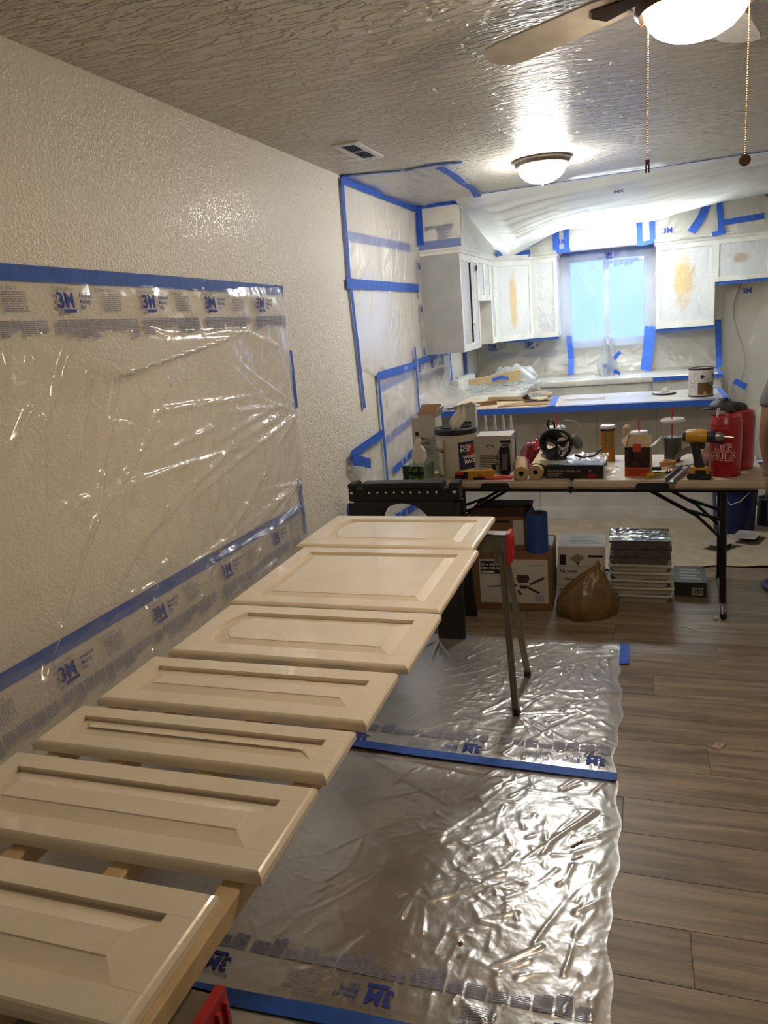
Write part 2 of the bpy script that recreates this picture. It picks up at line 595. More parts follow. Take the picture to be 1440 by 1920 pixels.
def opening_film(name, stain, cx=0.0, cz=0.0, sx=0.1, sz=0.2):
    """milky film over a cabinet opening; raw wood clings through it in one patch"""
    m, n, l, bs, out = new_mat(name)
    v = coords(n, l)
    t = noise(n, l, v, 22, 3, 0.6, 1.0)
    bump(n, l, t.outputs['Fac'], 0.45, 0.012, bs)
    bs.inputs['Roughness'].default_value = 0.25
    if not stain:
        bs.inputs['Base Color'].default_value = lin('#dcdcdd')
    else:
        sp = n.new('ShaderNodeMapping')
        sp.inputs['Location'].default_value = (-cx / sx, 0, -cz / sz)
        sp.inputs['Scale'].default_value = (1 / sx, 0.0, 1 / sz)
        l.new(v, sp.inputs['Vector'])
        nz = noise(n, l, v, 9, 2)
        ln = n.new('ShaderNodeVectorMath'); ln.operation = 'LENGTH'
        l.new(sp.outputs[0], ln.inputs[0])
        ad = n.new('ShaderNodeMath'); ad.operation = 'MULTIPLY_ADD'; ad.inputs[1].default_value = 0.7
        l.new(nz.outputs['Fac'], ad.inputs[0]); l.new(ln.outputs['Value'], ad.inputs[2])
        r = ramp(n, l, ad.outputs[0], [(0.55, lin(stain)), (0.98, lin('#dcdcdd'))])
        r.color_ramp.elements[0].position = 0.60
        mul = n.new('ShaderNodeMath'); mul.operation = 'MULTIPLY'; mul.inputs[1].default_value = 0.72
        l.new(ad.outputs[0], mul.inputs[0]); l.new(mul.outputs[0], r.inputs[0])
        l.new(r.outputs[0], bs.inputs['Base Color'])
    MATS[name] = m

# ------------------------------------------------------------------ the room shell
XR, YF, YB, HC = 3.6, -1.1, 7.9, 2.44
WX0, WX1, WZ0, WZ1 = 0.905, 1.694, 1.215, 2.07          # kitchen window opening
struct('wall_left', MB().box(-0.12, 0, YF, YB + 0.15, 0, HC), 'wall_paint', 'cream orange-peel textured wall running along the left side')
wb_ = MB().box(0, WX0, YB, YB + 0.15, 0, HC).box(WX1, XR, YB, YB + 0.15, 0, HC).box(WX0, WX1, YB, YB + 0.15, 0, WZ0).box(WX0, WX1, YB, YB + 0.15, WZ1, HC)
struct('wall_back', wb_, 'wall_paint', 'cream kitchen back wall around the window')
struct('wall_right', MB().box(XR, XR + 0.12, YF, YB + 0.15, 0, HC), 'wall_paint', 'cream wall on the right, outside the view')
struct('wall_rear', MB().box(0, XR, YF - 0.12, YF, 0, HC), 'wall_paint', 'cream wall behind the viewer')
struct('ceiling', MB().box(-0.12, XR + 0.12, YF - 0.12, YB + 0.15, HC, HC + 0.1), 'ceiling_paint', 'glossy cream ceiling with brushed stomp texture')
# floor: joint-coloured base and single planks
fl = struct('floor', MB().box(0, XR, YF, YB, -0.06, -0.0025), 'joint', 'grey brown wood plank floor')
PW, PL = 0.182, 1.22
pm = {}
rnd = random.Random(5)
def plank_mesh(L, Wd):
    key = (round(L, 3), round(Wd, 3))
    if key not in pm:
        b = 0.0004
        x0, x1, y0, y1 = b, L - b, b, Wd - b
        c = 0.0007
        mb = MB().add([(x0, y0, -0.003), (x1, y0, -0.003), (x1, y1, -0.003), (x0, y1, -0.003), (x0 + c, y0 + c, 0), (x1 - c, y0 + c, 0), (x1 - c, y1 - c, 0), (x0 + c, y1 - c, 0)],
                      [(4, 5, 6, 7), (0, 1, 5, 4), (1, 2, 6, 5), (2, 3, 7, 6), (3, 0, 4, 7)])
        me = bpy.data.meshes.new('plank')
        me.from_pydata(mb.v, [], mb.f)
        me.materials.append(MATS['plank'])
        pm[key] = me
    return pm[key]
y = -0.6
row = 0
while y < 7.75:
    x = -PL * ((row * 0.382) % 1.0)
    while x < XR:
        x0, x1 = max(0.0, x), min(XR, x + PL)
        if x1 - x0 > 0.05:
            o = bpy.data.objects.new('plank', plank_mesh(x1 - x0, PW))
            o.location = (x0, y, 0)
            link(o, fl)
        x += PL
    y += PW
    row += 1
# kitchen soffit above the wall cabinets
UD = 0.315                                               # wall cabinet depth
UF = 7.595                                               # front plane of the back cabinets
so = MB().box(0, UD + 0.015, 5.83, YB, 2.115, HC).box(UD + 0.015, XR, UF - 0.015, YB, 2.115, HC)
struct('soffit', so, 'wall_paint', 'boxed soffit between wall cabinets and ceiling')
# half wall under the bar counter: panels with recessed seams
hw = struct('wall_bar', MB().box(0, 2.12, 5.80, 5.90, 0, 0.885), 'joint', 'grey painted half wall under the bar counter')
for a, b in ((0.0, 0.86), (0.86, 1.30), (1.30, 1.72), (1.72, 2.12)):
    part('wall_panel', MB().box(a + 0.001, b - 0.001, 5.788, 5.80, 0.0, 0.885), 'half_wall_paint', hw)
part('end_panel', MB().box(2.12, 2.135, 5.788, 5.90, 0, 0.885), 'half_wall_paint', hw)
struct('baseboard_bar', MB().box(0.0, 2.145, 5.772, 5.787, 0, 0.085).box(0, 2.145, 5.778, 5.787, 0.085, 0.1), 'baseboard_paint', 'grey painted baseboard along the half wall')
# window: slider with two panes
wn = struct('window_1', MB().box(WX0, WX0 + 0.05, 7.93, 7.99, WZ0, WZ1).box(WX1 - 0.05, WX1, 7.93, 7.99, WZ0, WZ1).box(WX0 + 0.05, WX1 - 0.05, 7.93, 7.99, WZ0, WZ0 + 0.05).box(WX0 + 0.05, WX1 - 0.05, 7.93, 7.99, WZ1 - 0.05, WZ1), 'white_vinyl', 'white sliding kitchen window glowing with blue dusk light')
part('mullion', MB().box(1.275, 1.325, 7.925, 7.985, WZ0 + 0.05, WZ1 - 0.05), 'white_vinyl', wn)
clear_mat('glass', (0.95, 0.97, 1, 1), 0.0, 0.03)
for a, b in ((WX0 + 0.05, 1.275), (1.325, WX1 - 0.05)):
    part('pane', MB().box(a, b, 7.955, 7.961, WZ0 + 0.05, WZ1 - 0.05), 'glass', wn)
part('window_sill', MB().box(WX0 - 0.0, WX1 + 0.0, 7.86, 7.93, WZ0 - 0.02, WZ0), 'white_vinyl', wn)

# ------------------------------------------------------------------ lamps, fan, vent
mat('bronze', '#4a3a30', 0.35, 0.8)
mat('brushed_nickel', '#8d857c', 0.35, 0.85)
mat('blade_wood', '#cfcac2', 0.25, vary=0.06, vscale=14)
mat('white_metal', '#dcdad4', 0.4)
mat('dark_void', '#171614', 0.9)
mat('brass_chain', '#a9855a', 0.3, 0.9)
mat('dark_wood_knob', '#2c1b12', 0.4)
emis('fan_glass', (1.0, 0.78, 0.53, 1), FAN_L)
emis('dome_glass', (1.0, 0.965, 0.90, 1), DOME_L)
emis('tube_light', (0.86, 0.96, 1.0, 1), KITCHEN_L)

FX, FY = 1.728, 2.17
fan = thing('ceiling_fan', 'bronze ceiling fan with glowing warm glass bowl and two pull chains', 'ceiling fan', (FX, FY, HC))
part('canopy', MB().lathe([(0.0, 0), (0.085, 0), (0.09, -0.015), (0.075, -0.04), (0.0, -0.045)], 28), 'bronze', fan, 40)
part('motor_housing', MB().lathe([(0.0, -0.04), (0.11, -0.045), (0.135, -0.06), (0.135, -0.095), (0.10, -0.115), (0.0, -0.118)], 32), 'bronze', fan, 40)
part('switch_housing', MB().lathe([(0.0, -0.115), (0.07, -0.118), (0.07, -0.122), (0.128, -0.126), (0.138, -0.134), (0.140, -0.152), (0.130, -0.160), (0.119, -0.158), (0.0, -0.15)], 32), 'bronze', fan, 40)
part('glass_bowl', MB().lathe([(0.118, -0.150), (0.117, -0.163), (0.108, -0.183), (0.089, -0.202), (0.061, -0.216), (0.03, -0.222), (0.001, -0.224)], 20), 'fan_glass', fan, 180)
for k in range(5):
    a = R_(147.4 + 72 * k)
    M = Matrix.Rotation(a, 3, 'Z') @ Matrix.Rotation(R_(11), 3, 'X')
    outl = [(0.20, -0.048), (0.25, -0.058), (0.56, -0.068), (0.62, -0.062), (0.652, -0.035), (0.66, 0.0), (0.652, 0.035), (0.62, 0.062), (0.56, 0.068), (0.25, 0.058), (0.20, 0.048)]
    bl = MB().prism([(p[0], p[1], 0) for p in outl], (0, 0, -0.003), (0, 0, 0.003)).rot(M, (0, 0, -0.082))
    bo = part('blade', bl, 'blade_wood', fan)
    ib = MB().prism([(0.10, -0.018, 0), (0.17, -0.02, 0), (0.27, -0.035, 0), (0.29, 0, 0), (0.27, 0.035, 0), (0.17, 0.02, 0), (0.10, 0.018, 0)], (0, 0, -0.008), (0, 0, -0.004)).rot(M, (0, 0, -0.082))
    part('blade_iron', ib, 'bronze', bo)
def chain(dx, dy, zt, zb, knob):
    mb = MB()
    z = zt
    i = 0
    while z > zb:
        mb.lathe([(0.0004, 0.0023), (0.0022, 0.001), (0.0022, -0.001), (0.0004, -0.0023)], 6, (dx, dy, z))
        z -= 0.0054
        i += 1
    co = part('pull_chain', mb, 'brass_chain', fan, 180)
    if knob == 'fob':
        part('chain_fob', MB().lathe([(0.001, 0), (0.008, -0.006), (0.0135, -0.011), (0.0135, -0.015), (0.001, -0.015)], 20, axis='y').rot(Matrix.Identity(3), (dx, dy + 0.012, zb - 0.012)), 'dark_wood_knob', co, 40)
    else:
        part('chain_fob', MB().box(dx - 0.005, dx + 0.005, dy - 0.004, dy + 0.004, zb - 0.012, zb).box(dx - 0.0055, dx - 0.0015, dy - 0.004, dy + 0.004, zb - 0.03, zb - 0.012).box(dx + 0.0015, dx + 0.0055, dy - 0.004, dy + 0.004, zb - 0.03, zb - 0.012), 'dark_wood_knob', co)
chain(-0.108, 0.0, -0.166, -0.478, 'pull')
chain(0.118, 0.01, -0.166, -0.497, 'fob')
part('chain_outlet', MB().tube([(-0.10, 0, -0.16), (-0.115, 0.0, -0.168), (-0.125, 0.0, -0.176)], 0.003, 6), 'brass_chain', fan, 180)

dome = thing('dome_light', 'flush round dome light with frosted glass and nickel rim near the kitchen', 'ceiling light', (1.075, 4.70, HC))
part('rim', MB().lathe([(0.0, -0.001), (0.158, -0.001), (0.160, -0.012), (0.152, -0.030), (0.140, -0.037), (0.0, -0.037)], 36), 'brushed_nickel', dome, 40)
part('glass_shade', MB().lathe([(0.136, -0.034), (0.134, -0.05), (0.122, -0.078), (0.096, -0.104), (0.058, -0.122), (0.02, -0.129), (0.001, -0.13)], 22), 'dome_glass', dome, 180)
part('finial', MB().lathe([(0.001, -0.127), (0.010, -0.131), (0.006, -0.138), (0.008, -0.143), (0.001, -0.152)], 14), 'brushed_nickel', dome, 60)

kl = thing('kitchen_fixture', 'boxy fluorescent kitchen light glowing behind the sagging plastic', 'ceiling light', (1.42, 7.02, HC))
part('housing', MB().box(-0.36, 0.36, -0.16, 0.16, -0.03, 0), 'white_metal', kl, bevel=0.004)
part('diffuser', MB().box(-0.34, 0.34, -0.145, 0.145, -0.062, -0.03), 'tube_light', kl)

vt = thing('air_vent', 'white ceiling air register with dark slats', 'vent', (0.30, 3.76, HC))
part('vent_frame', MB().box(-0.065, -0.035, -0.195, 0.195, -0.008, 0).box(0.035, 0.065, -0.195, 0.195, -0.008, 0).box(-0.035, 0.035, -0.195, -0.16, -0.008, 0).box(-0.035, 0.035, 0.16, 0.195, -0.008, 0), 'white_metal', vt, bevel=0.002)
part('duct', MB().box(-0.035, 0.035, -0.16, 0.16, -0.0015, -0.0005), 'dark_void', vt)
for i in range(6):
    xx = -0.029 + i * 0.0116
    part('slat', MB().bar((xx, -0.16, -0.005), (xx, 0.16, -0.005), 0.008, 0.001, (0.6, 0, 0.8)), 'brushed_nickel', vt)
part('divider', MB().box(-0.035, 0.035, -0.003, 0.003, -0.0075, -0.002), 'white_metal', vt)
part('screw', MB().lathe([(0.001, -0.010), (0.004, -0.009), (0.004, -0.008)], 8, (0.0, 0.178, 0)), 'brushed_nickel', vt)

# ------------------------------------------------------------------ kitchen cabinets
mat('raw_inside', '#c9ae86', 0.6)
mat('dark_gap', '#2a2724', 0.8)
opening_film('film_plain', None)
opening_film('film_stain_a', '#cdb48c', 0.215, 0.36, 0.055, 0.33)
opening_film('film_stain_c', '#c3aa82', 0.235, 0.42, 0.115, 0.27)
opening_film('film_stain_d', '#b7a79c', 0.21, 0.19, 0.07, 0.05)
UB, UT = 1.335, 2.072

def cab_face(root, w, h, opens, depth, frame='cabinet_paint', films=('film_plain',)):
    """cabinet in local coords: x 0..w along the face, y 0 = face front, y>0 into the box, z 0..h"""
    part('body', MB().box(0, 0.016, 0.02, depth, 0, h).box(w - 0.016, w, 0.02, depth, 0, h).box(0.016, w - 0.016, 0.02, depth, 0, 0.016).box(0.016, w - 0.016, 0.02, depth, h - 0.016, h).box(0.016, w - 0.016, depth - 0.008, depth, 0.016, h - 0.016), frame, root)
    xs = sorted(opens)
    ztop, zbot = xs[0][3], xs[0][2]
    part('top_rail', MB().box(0, w, 0, 0.02, ztop, h), frame, root)
    part('bottom_rail', MB().box(0, w, 0, 0.02, 0, zbot), frame, root)
    e = 0.0
    for o in xs + [(w, w, zbot, ztop)]:
        if o[0] > e:
            part('stile', MB().box(e, o[0], 0, 0.02, zbot, ztop), frame, root)
        e = o[1]
    rg = np.random.default_rng(int(w * 1000) + 3)
    for i, o in enumerate(xs):
        s = Sheet(plane_base((o[0] - 0.004, 0.012, o[2] - 0.004), (1, 0, 0), (0, 0, 1)), (0, -1, 0), 0, o[1] - o[0] + 0.008, 0, o[3] - o[2] + 0.008, 0.012,
                  lambda U, V: 0.005 * vnoise(U, V, 0.07, rg) + crinkle(U, V, rg, 26, 0.05, 0.25, 0.006, 0.014, 0.001, 0.006, math.pi / 2, 0.7), lift=0.0)
        mb = s.mb()
        f = part('film_cover', mb, films[i % len(films)], root, 180)

def crown(root, pts, name='crown_molding', m='cabinet_paint'):
    """cove along local polyline pts (x,y outward normal given by left side)"""
    prof = [(0.0, 0.0), (0.008, 0.004), (0.012, 0.02), (0.022, 0.032), (0.028, 0.045), (0.0, 0.045)]
    mb = MB()
    n = len(pts)
    rings = []
    for i in range(n):
        p = Vector(pts[i])
        def nrm(a, b):
            d = (Vector(b) - Vector(a)).normalized()
            return Vector((d.y, -d.x))
        ns = []
        if i > 0: ns.append(nrm(pts[i - 1], pts[i]))
        if i < n - 1: ns.append(nrm(pts[i], pts[i + 1]))
        q = sum(ns, Vector((0, 0)))
        q = q / max(q.dot(ns[0]), 1e-3)
        rings.append([(p.x + q.x * a, p.y + q.y * a, b) for a, b in prof])
    k = len(prof)
    vs = [v for r in rings for v in r]
    fs = [(i * k + j, i * k + (j + 1) % k, (i + 1) * k + (j + 1) % k, (i + 1) * k + j) for i in range(n - 1) for j in range(k)]
    fs += [tuple(range(k)), tuple(range((n - 1) * k, n * k))]
    mb.add(vs, fs)
    return part(name, mb, m, root)

GU = 'wall cabinets of the taped kitchen'
H = UT - UB
# left run, faces +x : local x -> +y world, local y(into) -> -x world : rotation +90deg
def left_cab(label, y0, w, zb, opens, films=('film_plain',)):
    r = thing('wall_cabinet', label, 'cabinet', (UD, y0, zb), R_(90), GU)
    cab_face(r, w, UT - zb, opens, UD - 0.004, films=films)
    return r
c1 = left_cab('grey white wall cabinet with plain side panel facing the dining room', 5.83, 0.69, UB, [(0.045, 0.315, 0.055, 0.69), (0.36, 0.645, 0.055, 0.69)])
part('side_panel', MB().box(-0.006, 0.0, 0.0, UD - 0.004, 0, H), 'side_panel_shaded', c1)
crown(c1, [(-0.006, UD - 0.01), (-0.006, 0.0), (0.69, 0.0)]).location = (0, 0, H)
part('door_edge', MB().box(0.32, 0.336, -0.012, 0.0, 0.06, 0.68), 'dark_gap', c1)
part('knob', MB().lathe([(0.001, 0), (0.005, 0.002), (0.005, 0.012), (0.014, 0.016), (0.014, 0.022), (0.001, 0.026)], 14).rot(Matrix.Rotation(R_(90), 3, 'X'), (0.328, -0.012, 0.2)), 'white_metal', c1, 50)
part('hinge', MB().box(0.622, 0.645, -0.006, 0.0, 0.63, 0.67).tube([(0.62, -0.004, 0.63), (0.62, -0.004, 0.67)], 0.005, 6), 'dark_gap', c1)
c2 = left_cab('short wall cabinet with two openings above the microwave gap', 6.52, 0.56, 1.72, [(0.05, 0.25, 0.05, 0.315), (0.30, 0.515, 0.05, 0.315)])
crown(c2, [(0.0, 0.0), (0.56, 0.0)]).location = (0, 0, UT - 1.72)
c3 = left_cab('narrow wall cabinet squeezed between microwave gap and corner cabinet', 7.08, 0.21, UB, [(0.04, 0.17, 0.055, 0.69)])
crown(c3, [(0.0, 0.0), (0.21, 0.0)]).location = (0, 0, H)
# diagonal corner
D0, D1 = Vector((UD, 7.29)), Vector((0.62, UF))
dw = (D1 - D0).length
cd = thing('wall_cabinet', 'diagonal corner wall cabinet with a long tan streak showing through its film', 'cabinet', (D0.x, D0.y, UB), math.atan2(D1.y - D0.y, D1.x - D0.x), GU)
cab_face(cd, dw, H, [(0.03, dw - 0.03, 0.05, 0.69)], 0.2, films=('film_stain_a',))
crown(cd, [(0, 0), (dw, 0)]).location = (0, 0, H)
# back wall cabinets
cb = thing('wall_cabinet', 'narrow white wall cabinet left of the window beside the corner cabinet', 'cabinet', (0.62, UF, UB), 0, GU)
cab_face(cb, 0.24, H, [(0.045, 0.207, 0.045, 0.695)], 0.3)
crown(cb, [(0, 0), (0.24, 0), (0.24, 0.3)]).location = (0, 0, H)
cc = thing('wall_cabinet', 'white wall cabinet right of the window with a large tan patch on its film', 'cabinet', (1.745, UF, UB), 0, GU)
cab_face(cc, 0.50, H, [(0.034, 0.465, 0.055, 0.695)], 0.3, films=('film_stain_c',))
crown(cc, [(0, 0.3), (0, 0), (0.50, 0)]).location = (0, 0, H)
ce = thing('wall_cabinet', 'short white wall cabinet over the empty refrigerator space', 'cabinet', (2.245, UF, 1.71), 0, GU)
cab_face(ce, 0.95, UT - 1.71, [(0.028, 0.42, 0.035, 0.322), (0.53, 0.92, 0.035, 0.322)], 0.3, films=('film_stain_d', 'film_plain'))
crown(ce, [(0, 0), (0.95, 0)]).location = (0, 0, UT - 1.71)

# base cabinets and counters
CT = 0.925
GB = 'base cabinets of the taped kitchen'
bs_ = thing('base_cabinet', 'white sink base cabinet with two raised panel doors under the window', 'cabinet', (0.86, 7.29, 0), 0, GB)
part('body', MB().box(0, 0.85, 0.02, 0.60, 0.1, 0.885).box(0.02, 0.83, 0.08, 0.6, 0, 0.1), 'cabinet_paint', bs_)
for a, b in ((0.015, 0.42), (0.43, 0.835)):
    part('drawer_front', MB().box(a, b, -0.002, 0.02, 0.735, 0.87), 'cabinet_paint', bs_, bevel=0.006)
    part('door', MB().box(a, b, -0.002, 0.02, 0.12, 0.72), 'cabinet_paint', bs_, bevel=0.006)
dwsh = thing('dishwasher', 'dishwasher wrapped in crumpled clear film right of the sink cabinet', 'dishwasher', (1.715, 7.29, 0))
part('body', MB().box(0, 0.575, 0.02, 0.60, 0.0, 0.885), 'cabinet_paint', dwsh)
part('front', MB().box(0.01, 0.565, 0.0, 0.02, 0.1, 0.87), 'white_metal', dwsh, bevel=0.004)
part('control_strip', MB().box(0.01, 0.565, -0.008, 0.0, 0.76, 0.87), 'cabinet_paint', dwsh, bevel=0.003)
rg = np.random.default_rng(8)
s = Sheet(plane_base((-0.005, -0.01, 0.3), (1, 0, 0), (0, 0, 1)), (0, -1, 0), 0, 0.585, 0, 0.61, 0.013, lambda U, V: 0.02 * vnoise(U, V, 0.12, rg) + crinkle(U, V, rg, 60, 0.05, 0.25, 0.006, 0.016, 0.003, 0.014))
part('film_wrap', s.mb(), 'film_bag', dwsh, 180)
cor = thing('base_cabinet', 'white corner base cabinet between stove and sink', 'cabinet', (0.0, 7.29, 0), 0, GB)
part('body', MB().box(0.005, 0.86, 0.02, 0.6, 0.1, 0.885), 'cabinet_paint', cor)
part('drawer_front', MB().box(0.64, 0.85, 0.0, 0.02, 0.735, 0.87), 'cabinet_paint', cor, bevel=0.005)
part('door', MB().box(0.64, 0.85, 0.0, 0.02, 0.12, 0.72), 'cabinet_paint', cor, bevel=0.005)
pen = thing('base_cabinet', 'base cabinet run behind the half wall of the bar', 'cabinet', (0, 5.905, 0), 0, GB)
part('body', MB().box(0.005, 2.13, 0, 0.22, 0, 0.885), 'cabinet_paint', pen)
lb = thing('base_cabinet', 'white base cabinet between bar and stove on the left wall', 'cabinet', (0, 6.16, 0), 0, GB)
part('body', MB().box(0.005, 0.60, 0, 0.355, 0.0, 0.885), 'cabinet_paint', lb)
part('door', MB().box(0.60, 0.62, 0.02, 0.34, 0.12, 0.86), 'cabinet_paint', lb, bevel=0.005)

bc_ = thing('bar_counter', 'bar countertop edged in blue tape over the half wall', 'countertop', (0, 5.48, 0.887))
part('slab', MB().box(0.002, 2.175, 0, 0.67, 0, CT - 0.887), 'counter_top', bc_, bevel=0.004)
tape(bc_, [(0.004, 5.48, 0.905), (0.7, 5.48, 0.907), (1.4, 5.48, 0.905), (2.178, 5.48, 0.908)], (0, -1, 0), 0.040, off=0.003)
tape(bc_, [(2.158, 5.49, CT), (2.16, 6.14, CT)], (0, 0, 1), 0.036, off=0.005)
tape(bc_, [(1.00, 5.49, CT), (0.975, 6.12, CT)], (0, 0, 1), 0.05, off=0.006)
tape(bc_, [(0.004, 5.492, CT), (2.17, 5.492, CT)], (0, 0, 1), 0.02, off=0.006)
rg = np.random.default_rng(18)
s = Sheet(plane_base((0.99, 5.50, CT), (1, 0, 0), (0, 1, 0)), (0, 0, 1), 0, 1.16, 0, 0.64, 0.012, lambda U, V: 0.004 * vnoise(U, V, 0.1, rg) + crinkle(U, V, rg, 50, 0.05, 0.3, 0.005, 0.012, 0.001, 0.005), lift=0.001)
part('film_cover', s.mb(), 'film_kitchen', bc_, 180, world=True)
part('paper_cover', MB().box(0.25, 0.99, 0.03, 0.62, 0.039, 0.0405), mat('masking_paper', '#cbb48d', 0.7, vary=0.06), bc_)
bk = thing('back_counter', 'kitchen countertop with blue taped film below the window', 'countertop', (0, 7.262, 0.887))
part('slab', MB().box(0.002, 2.30, 0, 0.636, 0, CT - 0.887), 'counter_top', bk, bevel=0.004)
tape(bk, [(1.72, 7.262, 0.908), (2.30, 7.262, 0.908)], (0, -1, 0), 0.034)
tape(bk, [(2.285, 7.27, CT), (2.285, 7.88, CT)], (0, 0, 1), 0.04)
rg = np.random.default_rng(28)
s = Sheet(plane_base((0.02, 7.25, CT), (1, 0, 0), (0, 1, 0)), (0, 0, 1), 0, 2.26, 0, 0.64, 0.014, lambda U, V: 0.012 * vnoise(U, V, 0.14, rg) + crinkle(U, V, rg, 90, 0.08, 0.4, 0.006, 0.016, 0.002, 0.012), lift=0.002)
part('film_cover', s.mb(), 'film_kitchen', bk, 180, world=True)
s = Sheet(plane_base((0.66, 7.24, 0.80), (1, 0, 0), (0, 0, 1)), (0, -1, 0), 0, 1.05, 0.085, 0.135, 0.012, lambda U, V: 0.008 * vnoise(U, V, 0.1, rg) + crinkle(U, V, rg, 40, 0.03, 0.12, 0.006, 0.012, 0.002, 0.008))
part('film_edge', s.mb(), 'film_kitchen', bk, 180, world=True)

sct = part('side_counter', MB().box(0.002, 0.64, 6.153, 6.518, 0.887, CT), 'counter_top', None, bevel=0.004)
tag(sct, 'short kitchen countertop between the bar and the stove', 'countertop')
# stove under wrapped film
st = thing('stove', 'stove top wrapped in clear film on the left kitchen wall', 'stove', (0, 6.525, 0))
part('body', MB().box(0.02, 0.63, 0.0, 0.73, 0.0, 0.90), 'white_metal', st, bevel=0.006)
part('cooktop', MB().box(0.02, 0.65, -0.003, 0.733, 0.90, 0.925), 'cabinet_paint', st, bevel=0.004)
part('oven_door', MB().box(0.63, 0.66, 0.03, 0.70, 0.2, 0.80), 'white_metal', st, bevel=0.006)
part('door_handle', MB().tube([(0.66, 0.08, 0.76), (0.70, 0.08, 0.76), (0.70, 0.65, 0.76), (0.66, 0.65, 0.76)], 0.011, 8), 'white_metal', st, 60)
part('back_guard', MB().box(0.02, 0.09, 0.0, 0.73, 0.925, 1.06), 'white_metal', st, bevel=0.008)
rg = np.random.default_rng(33)
s = Sheet(plane_base((0.10, -0.01, 0.935), (1, 0, 0), (0, 1, 0)), (0, 0, 1), 0, 0.60, 0, 0.76, 0.014, lambda U, V: 0.03 * vnoise(U, V, 0.13, rg) + crinkle(U, V, rg, 70, 0.06, 0.25, 0.008, 0.018, 0.006, 0.03))
part('film_wrap', s.mb(), 'film_bag', st, 180)
s = Sheet(plane_base((0.715, -0.01, 0.70), (0, 1, 0), (0, 0, 1)), (1, 0, 0), 0, 0.76, 0, 0.26, 0.014, lambda U, V: 0.02 * vnoise(U, V, 0.1, rg) + crinkle(U, V, rg, 50, 0.05, 0.2, 0.008, 0.016, 0.004, 0.02))
part('film_skirt', s.mb(), 'film_bag', st, 180)

# faucet wrapped in film with tape
mat('chrome', '#b9bcc0', 0.15, 1.0)
fa = thing('faucet', 'kitchen faucet bagged in film with crossed blue tape', 'faucet', (1.32, 7.66, CT))
part('base', MB().lathe([(0.001, 0.004), (0.03, 0.004), (0.03, 0.02), (0.018, 0.03), (0.001, 0.03)], 18), 'chrome', fa, 40)
part('spout', MB().tube([(0, 0, 0.02), (0, 0, 0.26), (0, -0.02, 0.32), (0, -0.07, 0.355), (0, -0.12, 0.33), (0, -0.14, 0.27), (0, -0.14, 0.2)], 0.013, 10), 'chrome', fa, 180)
part('handle', MB().tube([(0.02, 0, 0.08), (0.07, -0.01, 0.11)], 0.009, 8), 'chrome', fa, 60)
rg = np.random.default_rng(5)
prof = [(0.05, 0.0), (0.085, 0.05), (0.09, 0.12), (0.06, 0.2), (0.05, 0.28), (0.045, 0.36), (0.02, 0.395), (0.001, 0.40)]
mb = MB().lathe(prof, 26, (0.0, -0.06, 0))
mb.v = [(x * (1 + 0.25 * math.sin(9 * z * 7 + 5 * math.atan2(y, x))), y * (1.4 + 0.2 * math.sin(z * 40 + 3 * x * 50)), z) for x, y, z in mb.v]
part('film_bag', mb, 'film_bag', fa, 180)
yq = 7.50
tape(fa, [(1.29, yq, CT + 0.10), (1.34, yq, CT + 0.13), (1.42, yq, CT + 0.22), (1.44, yq, CT + 0.225)], (0, -1, 0), 0.035)
tape(fa, [(1.27, yq, CT + 0.12), (1.34, yq, CT + 0.07), (1.43, yq, CT + 0.03)], (0, -1, 0), 0.032, off=0.006)

